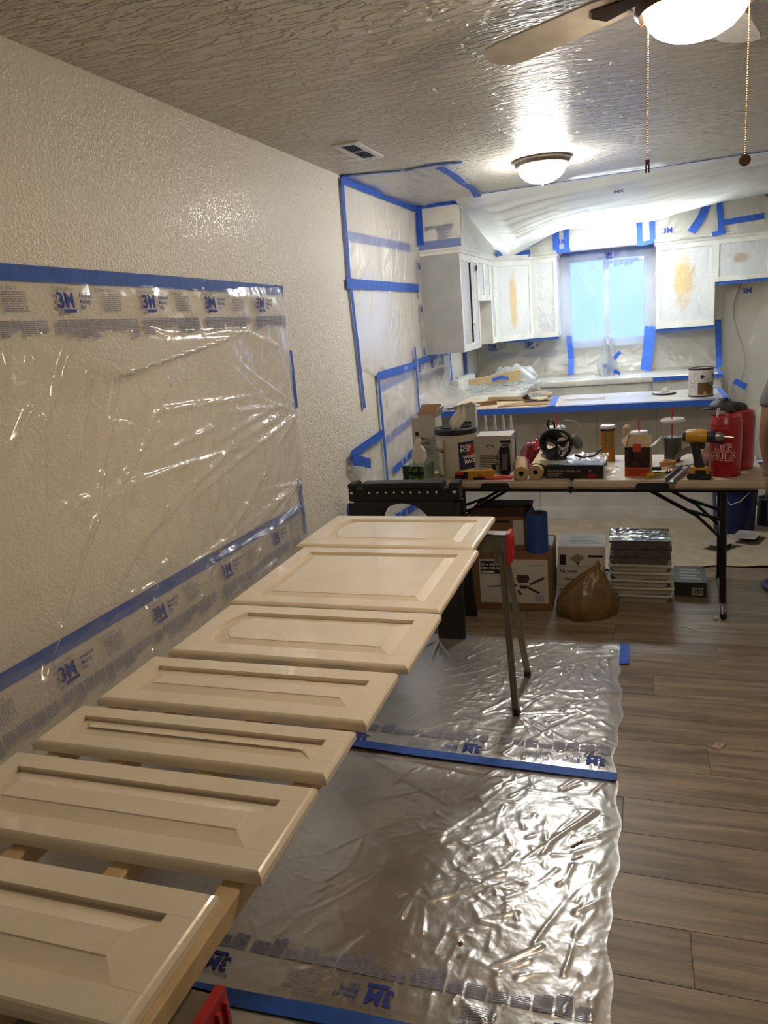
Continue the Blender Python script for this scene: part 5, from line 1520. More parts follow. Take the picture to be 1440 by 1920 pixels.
# ---- respirator mask on the painting set box
mat('rubber', '#141414', 0.5)
rm = thing('respirator', 'black rubber respirator mask with two filters on the painting set', 'respirator', (1.19, 4.06, TZ + 0.085), R_(-12))
def oval(k, n, sx, sz, y, cz, sag=0.0):
    t = 2 * math.pi * k / n
    return (sx * math.cos(t), y - sag * math.sin(t) ** 2, cz + sz * math.sin(t))
def mask_pt(f, t):
    w = 1 - 0.58 * f ** 1.3
    egg = 1 + 0.16 * math.sin(t)
    return (0.082 * w * math.cos(t) * egg + 0.012 * f, -0.045 + 0.085 * f, 0.084 + 0.080 * w * math.sin(t) - 0.008 * f)
mb = MB()
NA = 30
vs = [mask_pt(j / 8, 2 * math.pi * i / NA) for j in range(9) for i in range(NA)]
fs = []
for j in range(8):
    for i in range(NA):
        if 3 <= j <= 6 and (i % 10) in (3, 4, 5, 6):
            continue
        fs.append((j * NA + i, j * NA + (i + 1) % NA, (j + 1) * NA + (i + 1) % NA, (j + 1) * NA + i))
mb.add(vs, fs)
part('face_cup', mb, 'rubber', rm, 180)
part('face_seal', MB().tube([mask_pt(0.0, 2 * math.pi * k / NA) for k in range(NA + 1)], 0.009, 8), 'rubber', rm, 180)
part('nose_bridge', MB().tube([mask_pt(0.25, 2.6), (-0.02, 0.0, 0.088), (0.02, 0.0, 0.085), mask_pt(0.25, 0.5)], 0.010, 8), 'rubber', rm, 180)
part('inner_valve', MB().lathe([(0.001, 0.022), (0.017, 0.024), (0.020, 0.032), (0.020, 0.042), (0.001, 0.042)], 18, (0.012, 0, 0.076), axis='y'), mat('filter_grey', '#55554f', 0.5), rm, 40)
part('chin_flap', MB().tube([(-0.055, -0.045, 0.016), (0.0, -0.058, 0.004), (0.055, -0.045, 0.016)], 0.009, 8), 'rubber', rm, 180)
for sx in (-1, 1):
    fl_ = MB().lathe([(0.001, 0), (0.036, 0), (0.04, 0.004), (0.04, 0.026), (0.035, 0.03), (0.001, 0.03)], 22)
    part('filter', fl_.rot(Matrix.Rotation(R_(sx * 68), 3, 'Y'), (0.080 if sx > 0 else -0.07, 0.02 if sx > 0 else 0.045, 0.085 if sx > 0 else 0.10)), mat('filter_grey', '#55554f', 0.5), rm, 40)
part('strap', MB().tube([(-0.05, 0.02, 0.14), (-0.06, 0.0, 0.19), (-0.045, -0.01, 0.215), (-0.02, -0.01, 0.2), (-0.02, 0.01, 0.15)], 0.006, 6), 'rubber', rm, 180)
part('strap', MB().tube([(0.03, 0.02, 0.14), (0.0, 0.03, 0.18), (0.03, 0.02, 0.205), (0.08, 0.03, 0.20), (0.12, 0.02, 0.165), (0.13, 0.0, 0.13)], 0.003, 6), 'grey_cable', rm, 180)
part('strap', MB().tube([(0.09, 0.0, 0.02), (0.14, -0.02, 0.012), (0.19, 0.0, 0.02), (0.22, 0.03, 0.05), (0.19, 0.05, 0.03)], 0.006, 6), 'rubber', rm, 180)

# ---- takeaway cups with red straws
clear_mat('cup_clear', (0.92, 0.94, 0.95, 1), 0.05)
mat('cola', '#120a0a', 0.2)
mat('straw_red', '#c01f2a', 0.4)
mat('lid_white', '#c4c6c6', 0.4)
mat('paper_cup', '#a8a6a0', 0.5, vary=0.15, vscale=50)
def cup(label, x, y, rad, h, fill, body, lidm, lean=0.0):
    r = thing('drink_cup', label, 'cup', on_table(x, y), 0, 'takeaway cups with red straws')
    part('cup_wall', MB().lathe([(0.001, 0.0), (rad * 0.68, 0.0), (rad * 0.72, 0.004), (rad, h)], 28), body, r, 60)
    if fill:
        part('drink', MB().lathe([(0.001, 0.006), (rad * 0.70, 0.006), (rad * (0.70 + 0.27 * fill / h), fill), (0.001, fill)], 28), 'cola', r, 40)
    part('lid', MB().lathe([(rad * 1.0, h - 0.008), (rad * 1.06, h - 0.004), (rad * 1.06, h + 0.004), (rad * 0.96, h + 0.012), (rad * 0.9, h + 0.008), (0.001, h + 0.008)], 28), lidm, r, 40)
    part('straw', MB().tube([(lean * 0.4, 0, 0.02), (lean, 0, h + 0.01), (lean * 1.4 - 0.003, 0, h + 0.075)], 0.0042, 8), 'straw_red', r, 60)
clear_mat('lid_clear', (0.95, 0.95, 0.95, 1), 0.45)
cup('paper cup with red straw half hidden behind the respirator', 1.135, 4.49, 0.052, 0.185, 0.0, 'paper_cup', 'lid_white', 0.004)
cup('paper cup with red straw behind the orange carton', 1.60, 4.34, 0.046, 0.165, 0.0, 'paper_cup', 'lid_white', 0.0)
cup('clear cup of cola with red straw behind the table tools', 1.775, 4.36, 0.060, 0.225, 0.135, 'cup_clear', 'lid_clear', -0.004)

# ---- snack canister
cn = thing('canister', 'orange snack canister with black label and white lid', 'canister', on_table(1.43, 4.42))
part('can_body', MB().lathe([(0.001, 0), (0.040, 0), (0.040, 0.19), (0.001, 0.19)], 26), mat('canister_orange', '#a8691c', 0.35), cn, 40)
part('label', MB().lathe([(0.0405, 0.07), (0.0405, 0.175)], 16, a0=R_(-120), a1=R_(-50)), mat('canister_label', '#7d6a2e', 0.5, vary=0.2, vscale=90), cn, 180)
part('label_band', MB().lathe([(0.0406, 0.172), (0.0406, 0.19)], 26), 'ink_black', cn, 180)
part('lid', MB().lathe([(0.042, 0.186), (0.042, 0.198), (0.039, 0.203), (0.001, 0.202)], 26), 'lid_white', cn, 40)
# ---- foam paint roller standing up
fr = thing('paint_roller', 'small beige foam paint roller standing behind the orange carton', 'paint roller', on_table(1.535, 4.40))
part('foam', MB().lathe([(0.001, 0.10), (0.022, 0.102), (0.024, 0.11), (0.024, 0.185), (0.018, 0.20), (0.001, 0.207)], 18), mat('foam', '#9c8d78', 0.9, bmp=0.3, bscale=300), fr, 60)
part('roller_handle', MB().lathe([(0.001, 0.0), (0.014, 0.0), (0.012, 0.06), (0.006, 0.10), (0.001, 0.10)], 12), 'black_plastic', fr, 60)

# ---- orange printed open carton
mat('orange_card', '#a33a1c', 0.5)
mat('picture_dark', '#2a1714', 0.45, vary=0.5, vscale=30)
ob = thing('carton', 'open orange and brown product carton near the table middle', 'box', on_table(1.597, 4.01), R_(-8))
part('walls', MB().box(-0.062, 0.062, -0.045, -0.043, 0, 0.155).box(-0.062, 0.062, 0.043, 0.045, 0, 0.155).box(-0.062, -0.060, -0.043, 0.043, 0, 0.155).box(0.060, 0.062, -0.043, 0.043, 0, 0.155).box(-0.06, 0.06, -0.043, 0.043, 0, 0.002), 'kraft_pale', ob)
part('front_picture', MB().box(-0.0615, 0.0615, -0.0458, -0.0452, 0.048, 0.154), 'picture_dark', ob)
part('front_band', MB().box(-0.0615, 0.0615, -0.0462, -0.0452, 0.001, 0.048), 'orange_card', ob)
part('front_tab', MB().box(-0.022, 0.018, -0.0465, -0.0455, 0.13, 0.172), 'orange_card', ob)
mb = MB()
for i in range(3):
    rect_on(mb, plane_fn((-0.055, -0.0462, 0.03), (1, 0, 0), (0, 0, 1)), 0.0, 0.11 - 0.02 * i, -0.009 * i, 0.004 - 0.009 * i)
part('lettering', mb, mat('ink_tan', '#6d2a17', 0.6), ob, recalc=False)
part('flap', MB().hexa([(-0.06, 0.043, 0.155), (0.06, 0.043, 0.155), (0.06, 0.045, 0.155), (-0.06, 0.045, 0.155), (-0.05, 0.055, 0.20), (0.058, 0.055, 0.20), (0.058, 0.057, 0.20), (-0.05, 0.057, 0.20)]), 'kraft_pale', ob)
part('flap', MB().hexa([(-0.062, -0.043, 0.155), (-0.060, -0.043, 0.155), (-0.060, 0.043, 0.155), (-0.062, 0.043, 0.155), (-0.082, -0.03, 0.185), (-0.080, -0.03, 0.186), (-0.05, 0.035, 0.215), (-0.052, 0.035, 0.214)]), 'kraft_pale', ob)
part('flap', MB().hexa([(0.060, -0.043, 0.155), (0.062, -0.043, 0.155), (0.062, 0.043, 0.155), (0.060, 0.043, 0.155), (0.085, -0.04, 0.165), (0.087, -0.04, 0.164), (0.11, 0.04, 0.195), (0.108, 0.04, 0.196)]), 'white_card', ob)
# ---- loose tools at the right half
tr_ = thing('tape_roll', 'roll of orange masking tape lying flat near the cola cup', 'tape roll', on_table(1.745, 4.20))
part('roll', MB().lathe([(0.026, 0.0), (0.042, 0.0), (0.042, 0.032), (0.026, 0.032), (0.026, 0.0)], 28), mat('tape_orange', '#a07038', 0.5), tr_, 40)
part('core', MB().lathe([(0.0255, 0.0), (0.0255, 0.032)], 28), 'kraft_pale', tr_, 180)
gs = thing('grey_strap', 'curled grey metal strap right of the tape roll', 'strap', on_table(1.85, 4.28), R_(10))
P = np.array([[(-0.07 + 0.14 * i / 11, 0.0, (0.012 + 0.05 * math.sin(math.pi * i / 16)) + q * 0.035) for i in range(12)] for q in (0, 1)])
P2 = P + np.array([0, 0.004, 0])
part('band', MB().grid(P).grid(P2[:, ::-1]), 'grey_tube', gs, 180)
part('band_return', MB().tube([(0.06, 0.0, 0.03), (0.09, 0.005, 0.02), (0.09, 0.01, 0.005)], 0.006, 6), 'grey_tube', gs, 180)
sd = thing('screwdriver', 'long steel screwdriver resting across the tape roll', 'screwdriver', on_table(1.74, 4.07), R_(8))
part('shaft', MB().tube([(-0.03, 0, 0.02), (0.19, 0.02, 0.034)], 0.0045, 8), 'chrome', sd, 60)
part('handle', MB().lathe([(0.001, 0), (0.012, 0.004), (0.010, 0.03), (0.013, 0.07), (0.008, 0.09), (0.001, 0.092)], 12).rot(Matrix.Rotation(R_(-88), 3, 'Y'), (-0.03, 0, 0.02)), 'black_plastic', sd, 60)
kn = thing('utility_knife', 'yellow handled utility knife at the table edge', 'knife', on_table(1.685, 3.955), R_(32))
part('handle', MB().tube([(-0.055, 0, 0.012), (-0.03, 0.002, 0.014), (0.02, 0, 0.014), (0.045, 0, 0.012)], 0.012, 10, radii=[0.009, 0.013, 0.012, 0.008]), mat('knife_yellow', '#a3961f', 0.4), kn, 60)
part('blade', MB().box(0.045, 0.085, -0.001, 0.001, 0.006, 0.02), 'chrome', kn)
part('grip', MB().box(-0.02, 0.02, -0.012, 0.012, 0.018, 0.028), 'black_plastic', kn, bevel=0.004)
for q, lab in ((-0.014, 'orange spring clip beside the utility knife blade'), (0.016, 'orange spring clip nearer the steel screwdriver')):
    oc = thing('spring_clip', lab, 'clip', on_table(1.755 + q, 4.02 + q * 0.5), R_(60), 'orange spring clips')
    part('clip', MB().tube([(-0.03, 0, 0.006), (0.0, 0.006, 0.022), (0.03, -0.004, 0.008)], 0.006, 7), mat('clip_orange', '#a8622a', 0.4), oc, 60)
    part('pivot', MB().tube([(0.0, -0.006, 0.016), (0.0, 0.014, 0.016)], 0.004, 6), 'chrome', oc, 60)
an = thing('metal_channel', 'grey metal channel hanging over the front table edge', 'metal channel', (1.79, 3.96, TZ), R_(-18))
part('web', MB().hexa([(-0.025, -0.15, 0.001), (0.02, -0.15, 0.001), (0.02, 0.14, 0.012), (-0.025, 0.14, 0.012), (-0.025, -0.15, 0.005), (0.02, -0.15, 0.005), (0.02, 0.14, 0.016), (-0.025, 0.14, 0.016)]), 'grey_tube', an)
for xx in (-0.025, 0.017):
    part('flange', MB().hexa([(xx, -0.15, 0.003), (xx + 0.003, -0.15, 0.003), (xx + 0.003, 0.14, 0.014), (xx, 0.14, 0.014), (xx, -0.15, 0.024), (xx + 0.003, -0.15, 0.024), (xx + 0.003, 0.14, 0.036), (xx, 0.14, 0.036)]), 'grey_tube', an)

# ---- cordless drill
mat('tool_yellow', '#a8821d', 0.4)
dr = thing('cordless_drill', 'yellow and black cordless drill standing on its battery', 'drill', on_table(1.885, 3.903), R_(-10))
part('battery', MB().box(-0.058, 0.052, -0.036, 0.036, 0.0, 0.030), 'black_plastic', dr, bevel=0.006)
part('battery_top', MB().hexa([(-0.05, -0.033, 0.03), (0.045, -0.033, 0.03), (0.045, 0.033, 0.03), (-0.05, 0.033, 0.03), (-0.04, -0.028, 0.064), (0.03, -0.028, 0.058), (0.03, 0.028, 0.058), (-0.04, 0.028, 0.064)]), 'tool_yellow', dr, bevel=0.004)
part('battery_badge', MB().box(-0.02, 0.03, -0.0375, -0.036, 0.008, 0.05), 'black_matte', dr)
part('grip', MB().tube([(-0.005, 0, 0.055), (-0.012, 0, 0.10), (-0.022, 0, 0.15), (-0.025, 0, 0.18)], 0.021, 12, radii=[0.026, 0.020, 0.021, 0.026]), 'black_plastic', dr, 60)
part('trigger', MB().box(0.0, 0.018, -0.009, 0.009, 0.148, 0.182), 'black_matte', dr, bevel=0.004)
part('motor_housing', MB().lathe([(0.001, -0.075), (0.026, -0.073), (0.033, -0.06), (0.034, 0.01), (0.030, 0.03), (0.001, 0.03)], 20, (0, 0, 0.212), axis='x'), 'tool_yellow', dr, 50)
part('motor_cap', MB().lathe([(0.001, -0.083), (0.028, -0.08), (0.030, -0.062), (0.001, -0.062)], 20, (0, 0, 0.212), axis='x'), 'black_plastic', dr, 50)
part('clutch', MB().lathe([(0.028, 0.025), (0.030, 0.03), (0.030, 0.062), (0.026, 0.066), (0.001, 0.066)], 20, (0, 0, 0.210), axis='x'), 'black_plastic', dr, 50)
ck = part('chuck', MB().lathe([(0.022, 0.066), (0.023, 0.085), (0.016, 0.10), (0.009, 0.105), (0.001, 0.105)], 16, (0, 0, 0.209), axis='x'), 'grey_tube', dr, 50)
part('bit', MB().tube([(0.10, 0, 0.209), (0.145, 0.0, 0.206)], 0.0035, 6), 'chrome', ck, 60)
# ---- plastic bag behind the drill
bgp = thing('plastic_bag', 'small pale pink plastic bag behind the drill', 'plastic bag', on_table(1.955, 4.21))
part('bag', crumple_cone(0.06, 0.10, 12), mat('bag_pink', '#9b8580', 0.4, vary=0.1, vscale=30), bgp, 180)

# ---- red drink jugs
mat('jug_red', '#86131d', 0.34)
mat('straw_clear', '#b9b9b4', 0.3)
def jug(label, x, y, rz, text):
    r = thing('drink_jug', label, 'jug', on_table(x, y), rz, 'big red drink jugs')
    part('jug_body', MB().lathe([(0.001, 0), (0.062, 0), (0.070, 0.006), (0.0715, 0.02), (0.075, 0.235), (0.073, 0.25), (0.070, 0.255), (0.001, 0.255)], 36), 'jug_red', r, 40)
    lo = part('lid', MB().lathe([(0.074, 0.250), (0.074, 0.268), (0.069, 0.274), (0.069, 0.292), (0.066, 0.296), (0.058, 0.296), (0.055, 0.286), (0.001, 0.284)], 36), 'jug_red', r, 40)
    part('spout', MB().box(-0.068, -0.045, -0.012, 0.012, 0.27, 0.305), 'jug_red', lo, bevel=0.004)
    part('straw', MB().tube([(-0.045, -0.01, 0.26), (-0.035, -0.012, 0.335)], 0.006, 8), 'straw_clear', r, 60)
    if text:
        for nm, bold, m_, off in (('logo_outline', 0.075, 'ink_white', 0.0022), ('logo', 0.03, 'jug_red', 0.0032)):
            cf = lambda x, y: ((0.0722 + 0.013 * y + off) * math.cos(R_(-98) + x / 0.073), (0.0722 + 0.013 * y + off) * math.sin(R_(-98) + x / 0.073), y)
            mb = MB()
            text_on(mb, 'BiG', cf, 0.0, 0.132, 0.050, bold, align='c'); text_on(mb, 'GULP', cf, 0.0, 0.088, 0.050, bold, align='c')
            part(nm, mb, m_, r, recalc=False)['kind'] = 'stuff'
jug('large red drink jug with white outlined lettering, in front', 2.005, 3.985, R_(-6), True)
jug('large red drink jug standing behind the lettered one', 2.082, 4.15, R_(30), False)
hat = thing('cap', 'black fabric cap lying on top of the rear red jug', 'cap', (2.025, 4.135, TZ + 0.306), R_(-10))
P = np.zeros((9, 25, 3))
for j in range(9):
    f = j / 8
    for i in range(25):
        a = 2 * math.pi * i / 24
        rr = 0.088 * math.cos(f * math.pi / 2 * 0.98)
        P[j, i] = (rr * math.cos(a) * 1.05, rr * math.sin(a) * 0.8, 0.004 + 0.042 * math.sin(f * math.pi / 2) * (1 - 0.25 * math.cos(a)) + 0.004 * math.sin(5 * a))
part('crown', MB().grid(P), 'black_matte', hat, 180)
part('brim', MB().prism([(-0.06, -0.05, 0), (-0.11, -0.03, 0), (-0.125, 0.0, 0), (-0.11, 0.03, 0), (-0.06, 0.05, 0)], (0, 0, 0.002), (0, 0, 0.007)), 'black_matte', hat)

# ------------------------------------------------------------------ boxes and goods under the table
mat('carton_brown', '#6b4e33', 0.7, vary=0.06)
mat('carton_dark', '#3d2b1d', 0.7, vary=0.08)
mat('label_white', '#aaa6a0', 0.5, vary=0.04)
mat('fan_brown', '#3a2722', 0.5)
fb = thing('fan_carton', 'brown carton with a picture of a ceiling fan under the table', 'box', (0.925, 3.90, 0), R_(2))
part('box', MB().box(-0.235, 0.225, 0, 0.37, 0, 0.33), 'carton_brown', fb, bevel=0.003)
part('white_label', MB().box(-0.17, 0.205, -0.0012, -0.0002, 0.045, 0.30), 'label_white', fb)
part('top_label', MB().box(0.08, 0.22, 0.16, 0.34, 0.3302, 0.3312), 'label_white', fb)
fn = plane_fn((-0.17, -0.0012, 0.045), (1, 0, 0), (0, 0, 1))
mb = MB(); rect_on(mb, fn, 0.008, 0.17, 0.17, 0.245)
part('title_patch', mb, mat('title_dark', '#231a22', 0.5), fb, recalc=False)
mb = MB(); fn2 = plane_fn((-0.17, -0.0012, 0.045), (1, 0, 0), (0, 0, 1), 0.0016)
text_on(mb, '52 in INDOOR', fn2, 0.014, 0.218, 0.020, 0.012); text_on(mb, 'LED CEILING FAN', fn2, 0.014, 0.196, 0.020, 0.012); rect_on(mb, fn2, 0.014, 0.08, 0.178, 0.186)
part('lettering', mb, 'ink_white', fb, recalc=False)
mb = MB(); rect_on(mb, fn, 0.27, 0.36, 0.218, 0.226); rect_on(mb, fn, 0.30, 0.35, 0.01, 0.05)
part('fine_print', mb, 'print_grey', fb, recalc=False)
# printed fan picture
mb = MB()
def poly_on(pts):
    mb.add([fn2(x, y) for x, y in pts], [tuple(range(len(pts)))])
poly_on([(0.21, 0.165), (0.27, 0.165), (0.275, 0.145), (0.265, 0.12), (0.215, 0.12), (0.205, 0.145)])
poly_on([(0.27, 0.115), (0.35, 0.155), (0.36, 0.145), (0.28, 0.105)])
poly_on([(0.265, 0.10), (0.33, 0.065), (0.325, 0.055), (0.255, 0.09)])
poly_on([(0.205, 0.112), (0.04, 0.098), (0.04, 0.092), (0.205, 0.10)])
poly_on([(0.215, 0.105), (0.265, 0.105), (0.255, 0.085), (0.225, 0.085)])
poly_on([(0.205, 0.075), (0.215, 0.08), (0.235, 0.05), (0.215, 0.05)])
part('fan_picture', mb, 'fan_brown', fb, recalc=False)
obx = thing('open_carton', 'dark brown carton with raised flaps stacked on the fan carton', 'box', (0.85, 3.98, 0.3315), R_(-3))
part('walls', MB().box(-0.16, 0.15, 0, 0.004, 0, 0.19).box(-0.16, 0.15, 0.256, 0.26, 0, 0.19).box(-0.16, -0.156, 0.004, 0.256, 0, 0.19).box(0.146, 0.15, 0.004, 0.256, 0, 0.19).box(-0.156, 0.146, 0.004, 0.256, 0, 0.004), 'carton_brown', obx)
part('flap', MB().hexa([(-0.16, 0.0, 0.19), (0.15, 0.0, 0.19), (0.15, 0.004, 0.19), (-0.16, 0.004, 0.19), (-0.15, 0.10, 0.222), (0.14, 0.10, 0.222), (0.14, 0.102, 0.218), (-0.15, 0.102, 0.218)]), 'carton_dark', obx)
part('flap', MB().hexa([(-0.16, 0.256, 0.19), (0.15, 0.256, 0.19), (0.15, 0.26, 0.19), (-0.16, 0.26, 0.19), (-0.17, 0.33, 0.205), (0.145, 0.33, 0.20), (0.145, 0.334, 0.20), (-0.17, 0.334, 0.205)]), 'carton_dark', obx)
part('flap', MB().hexa([(0.146, 0.004, 0.19), (0.15, 0.0, 0.19), (0.15, 0.26, 0.19), (0.146, 0.256, 0.19), (0.165, 0.03, 0.155), (0.169, 0.03, 0.155), (0.169, 0.24, 0.155), (0.165, 0.24, 0.155)]), 'carton_brown', obx)
part('label', MB().box(0.09, 0.148, -0.0012, -0.0002, 0.03, 0.17), 'label_white', obx)
part('hand_slot', MB().box(-0.03, 0.07, -0.001, -0.0002, 0.155, 0.168), 'dark_void', obx)
btr = thing('masking_roll', 'tall roll of blue masking material standing on the fan carton', 'tape roll', (1.072, 3.97, 0.3315))
part('roll', MB().lathe([(0.036, 0.0), (0.058, 0.0), (0.058, 0.215), (0.036, 0.215), (0.036, 0.0)], 32), mat('roll_blue', '#1d3f86', 0.4, vary=0.05), btr, 40)
part('core', MB().lathe([(0.0355, 0.002), (0.0355, 0.214)], 32), 'carton_dark', btr, 180)

mat('nutone_white', '#b3b1ad', 0.5, vary=0.03)
nz = 0.0
for i, (lab, dx, hgt) in enumerate((('bottom white fan carton of the stack of three under the table', 0.0, 0.10), ('middle white fan carton of the stack of three under the table', 0.004, 0.112), ('top white fan carton of the stack with diamond picture', 0.012, 0.118))):
    r = thing('vent_fan_carton', lab, 'box', (1.285 + dx, 4.05, nz + 0.0005), R_(-1.5 + 1.5 * i), 'white bath fan cartons')
    part('box', MB().box(-0.125, 0.125, 0, 0.25, 0, hgt), 'nutone_white', r, bevel=0.002)
    fn = plane_fn((-0.125, 0, 0), (1, 0, 0), (0, 0, 1))
    mb = MB()
    if i == 2:   # upside down print
        fnu = plane_fn((0.125, -0.0003, hgt), (-1, 0, 0), (0, 0, -1), -0.0006)
        text_on(mb, 'NuTone', fnu, 0.012, 0.088, 0.024, 0.015)
        rect_on(mb, fn, 0.16, 0.24, 0.055, 0.068); rect_on(mb, fn, 0.008, 0.042, 0.01, 0.07); rect_on(mb, fn, 0.10, 0.112, 0.012, 0.026)
        part('lettering', mb, 'ink_black', r, recalc=False)
        mb = MB(); mb.add([fn(0.10, 0.02), fn(0.145, 0.05), fn(0.105, 0.078), fn(0.062, 0.048)], [(0, 1, 2, 3)])
        part('grille_picture', mb, mat('grille_grey', '#77756f', 0.5, vary=0.2, vscale=120), r, recalc=False)
        mb = MB(); fnt = plane_fn((-0.125, 0, hgt), (1, 0, 0), (0, 1, 0))
        for q in range(6):
            rect_on(mb, fnt, 0.06, 0.235 - 0.02 * (q % 3), 0.05 + 0.028 * q, 0.060 + 0.028 * q)
        part('fine_print', mb, 'print_grey', r, recalc=False)
    else:
        text_on(mb, 'NuTone', fn, 0.014, hgt - 0.034, 0.028, 0.015)
        rect_on(mb, fn, 0.185, 0.235, hgt - 0.03, hgt - 0.018); rect_on(mb, fn, 0.04, 0.10, 0.035, 0.043)
        part('lettering', mb, 'ink_black', r, recalc=False)
    nz += hgt + 0.0008

# stack of registers / trays
mat('tray_white', '#aeaca6', 0.4)
mat('tray_brown', '#2c211c', 0.45)
zz = 0.0
names = ['lowest white register tray of the wrapped stack', 'second white register tray from the bottom', 'third white register tray from the bottom', 'fourth white register tray from the bottom', 'fifth register tray, topmost white one', 'lower dark brown register in shrink wrap', 'middle dark brown register in shrink wrap', 'top dark register with glossy wrap and paper label']
for i, lab in enumerate(names):
    dark = i >= 5
    h = 0.043 if not dark else 0.045
    dx = (0.0, 0.012, -0.008, 0.006, -0.004, 0.0, 0.004, -0.002)[i]
    r = thing('register_tray', lab, 'tray', (1.605 + dx, 4.08, zz + 0.0005), R_((0, 1.5, -1, 0.6, -0.8, 0.5, -0.5, 1)[i]), 'stacked wrapped registers')
    m_ = 'tray_brown' if dark else 'tray_white'
    w = 0.165 - (0.006 if dark else 0)
    part('rim', MB().box(-w, w, 0, 0.02, h - 0.010, h - 0.001).box(-w, w, 0.23, 0.25, h - 0.010, h - 0.001).box(-w, -w + 0.02, 0.02, 0.23, h - 0.010, h - 0.001).box(w - 0.02, w, 0.02, 0.23, h - 0.010, h - 0.001), m_, r, bevel=0.002, segs=1)
    part('tray', MB().hexa([(-w + 0.03, 0.02, 0), (w - 0.03, 0.02, 0), (w - 0.03, 0.23, 0), (-w + 0.03, 0.23, 0), (-w + 0.01, 0.006, h - 0.010), (w - 0.01, 0.006, h - 0.010), (w - 0.01, 0.244, h - 0.010), (-w + 0.01, 0.244, h - 0.010)]), m_, r)
    if dark:
        part('insert', MB().box(-w + 0.02, w - 0.02, 0.02, 0.23, h - 0.006, h - 0.002), 'tray_brown' if i < 7 else 'ink_black', r)
        rg = np.random.default_rng(90 + i)
        s = Sheet(plane_base((-w - 0.004, -0.006, 0.003), (1, 0, 0), (0, 0, 1)), (0, -1, 0), 0, 2 * w + 0.008, 0, h - 0.006, 0.008, lambda U, V: crinkle(U, V, rg, 25, 0.03, 0.1, 0.004, 0.007, 0.002, 0.006))
        part('shrink_wrap', s.mb(), 'shrink_wrap', r, 180)
        if i == 7:
            s = Sheet(plane_base((-w, 0.0, h), (1, 0, 0), (0, 1, 0)), (0, 0, 1), 0, 2 * w, 0, 0.25, 0.009, lambda U, V: crinkle(U, V, rg, 50, 0.04, 0.2, 0.004, 0.009, 0.002, 0.010), lift=0.001)
            part('shrink_wrap', s.mb(), 'shrink_wrap', r, 180)
            part('paper_label', MB().box(-w + 0.02, -w + 0.12, 0.005, 0.14, h - 0.001, h), 'label_white', r)
    zz += h + 0.001

bb = thing('black_carton', 'flat black carton with barcode on the floor beside the tray stack', 'box', (1.868, 4.20, 0), R_(-2))
part('box', MB().box(-0.083, 0.083, 0, 0.28, 0, 0.085), mat('carton_black', '#232322', 0.5), bb, bevel=0.002)
mb = MB(); rect_on(mb, plane_fn((-0.083, 0, 0), (1, 0, 0), (0, 0, 1)), 0.095, 0.15, 0.012, 0.055); part('barcode_label', mb, 'label_white', bb, recalc=False)
mb = MB()
fn = plane_fn((-0.083, 0, 0), (1, 0, 0), (0, 0, 1), 0.0014)
for k in range(11):
    rect_on(mb, fn, 0.099 + 0.0045 * k, 0.101 + 0.0045 * k + 0.001 * (k % 3), 0.018, 0.050)
part('barcode', mb, 'ink_black', bb, recalc=False)
mb = MB(); fn = plane_fn((-0.083, 0, 0.085), (1, 0, 0), (0, 1, 0))
for k in range(4):
    rect_on(mb, fn, 0.03, 0.14 - 0.02 * (k % 2), 0.05 + 0.05 * k, 0.075 + 0.05 * k)
part('lettering', mb, 'ink_grey', bb, recalc=False)

# tan bag
tg = thing('tan_bag', 'crumpled tan plastic bag with a tied top on the floor', 'bag', (1.325, 3.885, 0), R_(5))
P = np.zeros((30, 61, 3))
r_ = np.random.default_rng(44)
ph = r_.random(8) * 6.28
for j in range(30):
    f = j / 29
    for i in range(61):
        a = 2 * math.pi * i / 60
        prof = (0.82 + 0.18 * math.sin(min(f * 5.0, 1.57))) * (1 - f) ** 0.72 * (1 + 0.18 * math.sin(f * 3.1)) + 0.04 * f
        wob = 1 + 0.05 * math.sin(3 * a + ph[0] + 4 * f) + 0.05 * math.sin(7 * a + ph[1] - 3 * f) + 0.035 * math.sin(13 * a + ph[2] + 9 * f)
        z = 0.265 * f ** 0.9 + 0.008 * math.sin(5 * a + ph[3]) * f
        P[j, i] = (0.172 * prof * wob * math.cos(a) + 0.055 * f ** 1.5, 0.125 * prof * wob * math.sin(a), z)
part('bag', MB().grid(P), mat('bag_tan', '#67502d', 0.35, vary=0.12, vscale=9, bmp=0.5, bscale=30), tg, 180)
part('tied_top', crumple_cone(0.022, 0.05, 21, (0.02, 0)).rot(Matrix.Identity(3), (0.052, 0, 0.245)), 'bag_tan', tg, 180)

# blue bucket, paint pails, papers
mat('bucket_blue', '#16245e', 0.35)
bb2 = thing('blue_bucket', 'dark blue plastic bucket with lid and wire handle behind the table leg', 'bucket', (2.225, 5.50, 0.012))
part('bucket_wall', MB().lathe([(0.001, 0.001), (0.125, 0.001), (0.130, 0.01), (0.145, 0.33), (0.001, 0.33)], 36), 'bucket_blue', bb2, 40)
part('lid', MB().lathe([(0.150, 0.30), (0.155, 0.305), (0.155, 0.345), (0.148, 0.352), (0.135, 0.348), (0.001, 0.346)], 36), 'bucket_blue', bb2, 40)
part('handle', MB().tube([(-0.10, -0.115, 0.28), (-0.04, -0.150, 0.215), (0.02, -0.152, 0.24), (0.08, -0.128, 0.30)], 0.0035, 7), 'straw_clear', bb2, 180)
part('label', MB().lathe([(0.1415, 0.20), (0.1445, 0.26)], 8, a0=R_(-150), a1=R_(-135)), 'label_white', bb2, 180)
pc2 = thing('paint_pail', 'grey metal paint pail with wooden stir stick at the right edge', 'paint can', (2.47, 5.62, 0.014))
part('pail', MB().lathe([(0.001, 0.001), (0.085, 0.001), (0.085, 0.19), (0.089, 0.195), (0.080, 0.195), (0.078, 0.17), (0.001, 0.17)], 28), mat('pail_grey', '#4b4d4f', 0.4, 0.4), pc2, 40)
